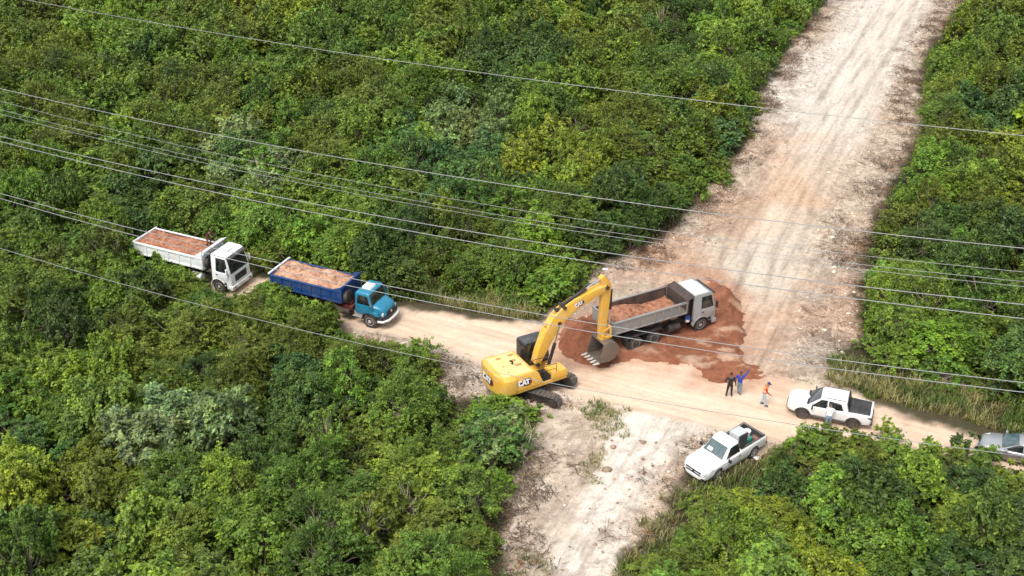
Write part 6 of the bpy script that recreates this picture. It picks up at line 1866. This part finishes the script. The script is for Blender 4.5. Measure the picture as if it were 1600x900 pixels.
# ------------------------------------------------------------------ people
def skinm(nm, c, r=.6): return paint(nm, c, r, dirt=.05)
M_SKIN = skinm('skin', (.17, .085, .05)); M_SKIN2 = skinm('skin_lighter', (.30, .16, .10))
M_CL = {k: skinm('cloth_' + k, c, .85) for k, c in dict(black=(.014, .014, .017), darkbrown=(.03, .018, .016), blue=(.015, .045, .36), jeans=(.20, .27, .36), palejeans=(.38, .48, .58), greyjeans=(.20, .25, .30),
        orange=(.95, .30, .05), pink=(.75, .17, .14), red=(.40, .02, .04), navy=(.03, .03, .14), white=(.78, .80, .80), maroon=(.07, .012, .02), brown=(.10, .05, .035), shoe=(.03, .025, .022)).items()}
def person(label, P, top, legs, shoe, skin, sleeves=True, hat=None, hair=None, vest=None, group=None, arms_mat=None):
    """P: joints in metres, x = facing forward, z up. One continuous skinned body, clothes by zone."""
    root = empty('person', label=label, cat='person', group=group)
    names, co, rad, edges = [], [], [], []
    def J(n, p, r): names.append(n); co.append(Vector(p)); rad.append(r); return len(co) - 1
    def E(a, b): edges.append((a, b))
    pel = J('pel', P['pel'], (.145, .105))
    sp = J('sp', P['sp'], (.125, .095)); ch = J('ch', P['ch'], (.165, .11)); nk = J('nk', P['nk'], (.055, .055)); hd0 = J('hd0', P['hd'], (.078, .092))
    up = (Vector(P['hd']) - Vector(P['nk'])).normalized()
    hd1 = J('hd1', Vector(P['hd']) + up * .10, (.078, .090)); hd2 = J('hd2', Vector(P['hd']) + up * .165, (.045, .05))
    fw = Vector(P.get('face', (1, 0, 0))).normalized()
    ns = J('nose', Vector(P['hd']) + up * .05 + fw * .105, (.016, .016))
    for a, b in ((pel, sp), (sp, ch), (ch, nk), (nk, hd0), (hd0, hd1), (hd1, hd2), (hd0, ns)): E(a, b)
    zones = {}
    for s, L in ((1, 'L'), (-1, 'R')):
        sh, el, wr, hp, kn, an = (Vector(P[k + L]) for k in ('sh', 'el', 'wr', 'hp', 'kn', 'an'))
        a = J('sh' + L, sh, (.062, .062)); b = J('el' + L, el, (.045, .045)); c = J('wr' + L, wr, (.028, .030))
        dirw = (wr - el).normalized(); pm = wr + dirw * .075
        d = J('palm' + L, pm, (.022, .040))
        E(ch, a); E(a, b); E(b, c); E(c, d)
        side = dirw.cross(Vector((0, 0, 1)) if abs(dirw.z) < .8 else Vector((1, 0, 0))).normalized()
        curl = side.cross(dirw)
        for k, (o_, l) in enumerate(((-.030, .062), (-.010, .075), (.010, .070), (.028, .055))):
            f1 = pm + side * o_ * 1.05 + dirw * (.035); f2 = f1 + dirw * l * .6 + curl * .008; f3 = f2 + dirw * l * .3 + curl * .018
            i1 = J('f', f1, (.010, .010)); i2 = J('f', f2, (.009, .009)); i3 = J('f', f3, (.007, .007)); E(d, i1); E(i1, i2); E(i2, i3)
        t1 = wr + dirw * .045 - side * .045; t2 = t1 + dirw * .04 - side * .015
        i1 = J('f', t1, (.012, .012)); i2 = J('f', t2, (.009, .009)); E(d, i1); E(i1, i2)
        e = J('hp' + L, hp, (.092, .098)); f = J('kn' + L, kn, (.062, .066)); g = J('an' + L, an, (.042, .046))
        toe = Vector(P.get('toe' + L, an + fw * .20 + Vector((0, 0, -.05)))); heel = an + Vector((0, 0, -.045)) - fw * .05
        t = J('toe' + L, toe, (.035, .045)); hl_ = J('heel' + L, heel, (.035, .04))
        E(pel, e); E(e, f); E(f, g); E(g, t); E(g, hl_)
    me = bpy.data.meshes.new('body'); me.from_pydata([tuple(c) for c in co], edges, [])
    o = bpy.data.objects.new('body', me); COL.objects.link(o)
    md = o.modifiers.new('s', 'SKIN'); md.use_smooth_shade = True
    me.skin_vertices[0].data[0].use_root = True
    for i, r in enumerate(rad): me.skin_vertices[0].data[i].radius = (r[0] * 1.12, r[1] * 1.12) if r[0] > .02 else r
    o.modifiers.new('u', 'SUBSURF').levels = 1
    bpy.context.view_layer.update(); dg = bpy.context.evaluated_depsgraph_get()
    me2 = bpy.data.meshes.new_from_object(o.evaluated_get(dg), depsgraph=dg)
    o.modifiers.clear(); o.data = me2
    mats = [skin, top, legs, shoe, arms_mat or top]
    me2.materials.clear()
    for m_ in mats: me2.materials.append(m_)
    segs = []
    for a, b in edges:
        na, nb = names[a], names[b]
        z = 0
        if nb in ('sp', 'ch'): z = 1
        elif nb.startswith('sh'): z = 1
        elif nb.startswith('el'): z = 4
        elif nb.startswith('wr'): z = 4 if sleeves else 0
        elif nb.startswith('hp') or nb.startswith('kn') or nb.startswith('an'): z = 2
        elif nb.startswith('toe') or nb.startswith('heel'): z = 3
        segs.append((co[a], co[b], z))
    pz = co[0]
    for p in me2.polygons:
        c = p.center; best = (9, 0)
        for a, b, z in segs:
            ab = b - a; t = max(0, min(1, (c - a).dot(ab) / (ab.length_squared + 1e-9))); d = (c - (a + ab * t)).length
            if z == 2 and (a - pz).length < .01: d += .0
            if d < best[0]: best = (d, z)
        z = best[1]
        if z == 1 and c.z < P['pel'][2] - .02 and (Vector(P['ch']) - Vector(P['pel'])).z > .2: z = 2
        p.material_index = z; p.use_smooth = True
    o.parent = root
    for s in (-1, 1):
        ey = MB(); yv = fw.cross(up)
        c = Vector(P['hd']) + up * .065 + fw * .084 + yv * .032 * s
        ey.lathe([(-.008, .004), (0, .009), (.008, .004)], c, 'x', 8); ey.build('eye', M_LOGOB, root)
    hc = Vector(P['hd']) + up * .085
    # hair or hat: fitted cap of the skull
    q = up.to_track_quat('Z', 'Y')
    def capmesh(nm, mat, r0, z0, brim=None):
        m = MB(); rings = []
        for k in range(6):
            t = k / 5 * PI / 2
            rr_, zz = r0 * math.cos(t * .97), z0 + r0 * 1.05 * math.sin(t)
            rings.append([hc + q @ Vector((rr_ * .92 * math.cos(a), rr_ * math.sin(a), zz)) for a in [2 * PI * i / 16 for i in range(16)]])
        m.loft(rings); 
        if brim == 'all': m.lathe([(-.005, r0 * 1.75), (.008, r0 * 1.75), (.016, r0 * .9)], (0, 0, 0), 'z', 20)
        if brim == 'all':
            n = 60; m.v[-n:] = [tuple(hc + q @ Vector(v) + up * z0) for v in m.v[-n:]]
        if brim == 'front':
            f2 = (fw - up * fw.dot(up)).normalized(); y2 = up.cross(f2)
            c0 = hc + up * (z0 + .005)
            m.hexa([c0 + f2 * .07 - y2 * .075, c0 + f2 * .19 - y2 * .05, c0 + f2 * .19 + y2 * .05, c0 + f2 * .07 + y2 * .075],
                   [c0 + f2 * .07 - y2 * .075 + up * .012, c0 + f2 * .19 - y2 * .05 + up * .008, c0 + f2 * .19 + y2 * .05 + up * .008, c0 + f2 * .07 + y2 * .075 + up * .012])
        return m.build(nm, mat, root)
    if hat: capmesh('cap' if hat[1] == 'front' else 'hat', hat[0], .108, .0, hat[1])
    else: capmesh('hair', hair or M_LOGOB, .100, -.01)
    if vest:
        v = MB(); ri = []
        chp, spp, pp = Vector(P['ch']), Vector(P['sp']), Vector(P['pel'])
        for t, c, a, b in ((0, pp.lerp(spp, .25), .175, .145), (1, spp, .165, .135), (2, chp.lerp(spp, .4), .19, .145), (3, chp, .205, .145), (4, chp + (chp - spp).normalized() * .10, .15, .11)):
            ri.append([c + Vector((b * math.cos(w), a * math.sin(w), 0)) for w in [2 * PI * i / 20 for i in range(20)]])
        v.loft(ri, cap=False); vo = v.build('vest', vest, root, ang=60)
        sd = vo.modifiers.new('t', 'SOLIDIFY'); sd.thickness = .012
        st2 = MB(); c = spp
        st2.loft([[c + Vector(((.142 + e) * math.cos(w), (.172 + e) * math.sin(w), z)) for w in [2 * PI * i / 20 for i in range(20)]] for z, e in ((-.02, .004), (.03, .006))], cap=False)
        so = st2.build('reflective_band', M_LOGOW, vo); sd = so.modifiers.new('t', 'SOLIDIFY'); sd.thickness = .006
    return root

def base_pose(**k):
    P = dict(pel=(0, 0, .93), sp=(0, 0, 1.10), ch=(0, 0, 1.33), nk=(0, 0, 1.49), hd=(.01, 0, 1.58),
             shL=(0, .19, 1.39), elL=(-.02, .25, 1.12), wrL=(.06, .25, .88), shR=(0, -.19, 1.39), elR=(-.02, -.25, 1.12), wrR=(.06, -.25, .88),
             hpL=(0, .095, .86), knL=(.02, .11, .48), anL=(0, .12, .09), hpR=(0, -.095, .86), knR=(.02, -.11, .48), anR=(0, -.12, .09))
    P.update(k); return P
def stand(o, px, py, heading, z=0.0):
    p = at(px, py, z); o.location = (p.x, p.y, z); o.rotation_euler = (0, 0, heading); return o
# man in black seen from behind, hands near hips
o = person('person in a black shirt and dark trousers, standing beside the one in blue',
           base_pose(elL=(-.06, .36, 1.14), wrL=(.08, .22, .98), elR=(-.05, -.30, 1.13), wrR=(.02, -.34, .88), knL=(.03, .13, .48), anL=(-.02, .19, .09), anR=(0, -.14, .09), knR=(.02, -.12, .48)),
           M_CL['black'], M_CL['darkbrown'], M_CL['shoe'], M_SKIN, hat=(M_CL['black'], 'front'))
q = at(1138, 619.5); stand(o, 1139, 619, R(84), red_top(q.x, q.y) + .02)
# man in blue pointing up and away with the right arm
o = person('person in a bright blue shirt and jeans pointing with a raised arm',
           base_pose(shR=(.02, -.19, 1.41), elR=(.16, -.33, 1.58), wrR=(.26, -.42, 1.80), elL=(-.04, .33, 1.16), wrL=(.05, .42, .96), anL=(.10, .05, .09), knL=(.08, .08, .48), anR=(-.02, -.09, .09), knR=(.0, -.08, .48)),
           M_CL['blue'], M_CL['greyjeans'], M_CL['shoe'], M_SKIN)
q = at(1154, 616.5); stand(o, 1154, 616.5, R(70), red_top(q.x, q.y) + .02)
# worker in orange vest walking to the right, leaning a little forward
o = person('person in an orange vest, navy cap and pale jeans walking past the red soil',
           base_pose(pel=(0, 0, .93), sp=(.02, 0, 1.10), ch=(.06, 0, 1.33), nk=(.11, 0, 1.48), hd=(.15, 0, 1.57), shL=(.06, .19, 1.39), shR=(.06, -.19, 1.39),
                     elR=(.16, -.27, 1.14), wrR=(.36, -.24, .98), elL=(-.02, .27, 1.12), wrL=(.12, .27, .90), knR=(.10, -.10, .49), anR=(.12, -.12, .09), knL=(-.02, .10, .48), anL=(-.16, .11, .10)),
           M_CL['pink'], M_CL['palejeans'], M_CL['shoe'], M_SKIN2, hat=(M_CL['navy'], 'front'), vest=M_CL['orange'], arms_mat=M_CL['red'])
stand(o, 1192, 633, R(-12), 0.02)
# person in white leaning on the double-cab pickup
rz_p = p2.rotation_euler.z
o = person('person in a white shirt and blue jeans leaning on the door of the double-cab pickup',
           base_pose(sp=(.05, 0, 1.10), ch=(.16, 0, 1.30), nk=(.25, 0, 1.43), hd=(.30, 0, 1.51), shL=(.17, .19, 1.36), shR=(.17, -.19, 1.36),
                     elL=(.38, .22, 1.24), wrL=(.46, .05, 1.13), elR=(.38, -.22, 1.24), wrR=(.46, -.02, 1.16), knL=(-.02, .10, .48), anL=(-.14, .12, .09), knR=(.03, -.10, .48), anR=(.0, -.12, .09)),
           M_CL['white'], M_CL['jeans'], M_CL['shoe'], M_SKIN)
Mv = Matrix.Translation(p2.location) @ Matrix.Rotation(rz_p, 4, 'Z')
q = Mv @ Vector((-.10, 1.42, 0)); o.location = (q.x, q.y, .01); o.rotation_euler = (0, 0, rz_p - PI / 2)
# man bending over the headboard of the white lorry
o = person('person in a maroon shirt and cap bending over the front of the white truck bed',
           base_pose(pel=(-.02, 0, .74), sp=(.10, 0, .90), ch=(.28, 0, 1.08), nk=(.40, 0, 1.17), hd=(.46, 0, 1.24), face=(.8, 0, -.6), shL=(.28, .19, 1.12), shR=(.28, -.19, 1.12),
                     elL=(.36, .26, .86), wrL=(.52, .22, .66), elR=(.36, -.26, .86), wrR=(.52, -.22, .66), hpL=(0, .1, .70), knL=(.22, .14, .42), anL=(.0, .15, .09), hpR=(0, -.1, .70), knR=(.22, -.14, .42), anR=(.0, -.15, .09),
                     toeL=(.16, .15, .04), toeR=(.16, -.15, .04)),
           M_CL['maroon'], M_CL['brown'], M_CL['shoe'], M_SKIN, hat=(M_CL['maroon'], 'front'))
carry(o, tw, (.72, .72, 2.5), R(-8)); o.location.z = 2.50

# ------------------------------------------------------------------ litter and small site things
def rag(name, px, py, s, mat, label, cat='litter'):
    m = MB(); rings = []
    rg = random.Random(px)
    for k in range(4):
        rr_ = s * (1 - k / 3.3); z = .02 + s * .35 * k / 3
        rings.append([(rr_ * (1 + rg.uniform(-.3, .3)) * math.cos(a), rr_ * (.7 + rg.uniform(-.2, .2)) * math.sin(a), z + rg.uniform(-.02, .03)) for a in [2 * PI * i / 9 for i in range(9)]])
    m.loft(rings); o = m.build(name, mat, None, ang=60); p = at(px, py); o.location = (p.x, p.y, gz(p.x, p.y)); return tag(o, label, cat)
rag('sack', 1182, 716.5, .24, M_WPLASTIC, 'white sack on the ground behind the rear wheel of the single-cab pickup', 'sack')
rag('sack', 1211, 733, .22, M_WPLASTIC, 'crumpled pale sack in the grass right of the single-cab pickup', 'sack')
rag('rag', 945, 421, .26, M_WPLASTIC, 'small white rag at the woodland edge above the excavator boom', 'litter')
st_ = MB(); p = at(884, 629); st_.tube([(0, 0, 0), (-.01, .02, .5), (-.05, 0, .95)], [.022, .02, .012], 6); o = st_.build('stake', M_WPLASTIC, None); o.location = (p.x, p.y, 0)
tag(o, 'thin white stake standing beside the excavator track', 'stake')
st_ = MB(); p = at(642, 806); st_.tube([(0, 0, 0), (.0, .01, 1.2), (.0, 0, 2.3)], [.03, .03, .03], 6); o = st_.build('marker_post', M_WPLASTIC, None); o.location = (p.x, p.y, gz(p.x, p.y)); 
tag(o, 'thin white marker post standing among the lower left bushes', 'post')

# ------------------------------------------------------------------ overhead wires (height of the line above ground, two points seen in the photo)
M_WIRE = paint('aluminium_wire', (.31, .31, .31), .45, metal=.3, dirt=0)
WIRES = [  # (x0,y0),(x1,y1), height, radius, label part
    ((0, -8), (1600, 212), 27, .011, 'single overhead wire crossing the top of the photo'),
    ((0, 138.5), (1600, 388), 25, .013, 'second overhead wire from the top, alone above the thin trio'),
    ((0, 158), (1600, 425), 15, .012, 'upper of three thin overhead wires'),
    ((0, 171), (1600, 440), 15, .012, 'middle of three thin overhead wires'),
    ((0, 178), (1600, 448), 15, .012, 'lower of three thin overhead wires'),
    ((0, 213), (1600, 476), 25, .013, 'upper overhead wire of the pair above the white truck'),
    ((0, 221), (1600, 498), 25, .013, 'lower overhead wire of the pair above the white truck'),
    ((0, 302), (1600, 598), 24, .012, 'upper overhead wire passing over the dump trucks and the excavator'),
    ((0, 310), (1600, 613), 24, .012, 'lower overhead wire passing over the dump trucks and the excavator'),
    ((0, 388), (1600, 713), 24, .0085, 'nearest overhead wire passing below the dump trucks'),
]
BOW = [0, 8, 14, 13, 12, 9, 9, 12, 13, 13]
for (a, b, hh, r_, lab), bow in zip(WIRES, BOW):
    pts = []
    A, B = at(*a, hh), at(*b, hh)
    d = (B - A)
    n = 60
    # hang of the span: the mid point of the seen stretch sits a little lower
    mid_px = ((a[0] + b[0]) / 2, (a[1] + b[1]) / 2 + bow)
    drop = hh - (lambda: min(np.arange(hh - 3, hh + .01, .01), key=lambda z: abs(proj(*(((A + B) / 2)[:2]), z)[1] - mid_px[1])))()
    for k in range(n + 1):
        t = -1.6 + 4.2 * k / n
        p = A + d * t
        z = hh - drop * 4 * t * (1 - t)
        pts.append((p.x, p.y, z))
    m = MB(); m.tube(pts, r_, 6)
    o = m.build('power_line', M_WIRE, None); tag(o, lab, 'overhead wire', 'overhead wires crossing the site')
print('done')
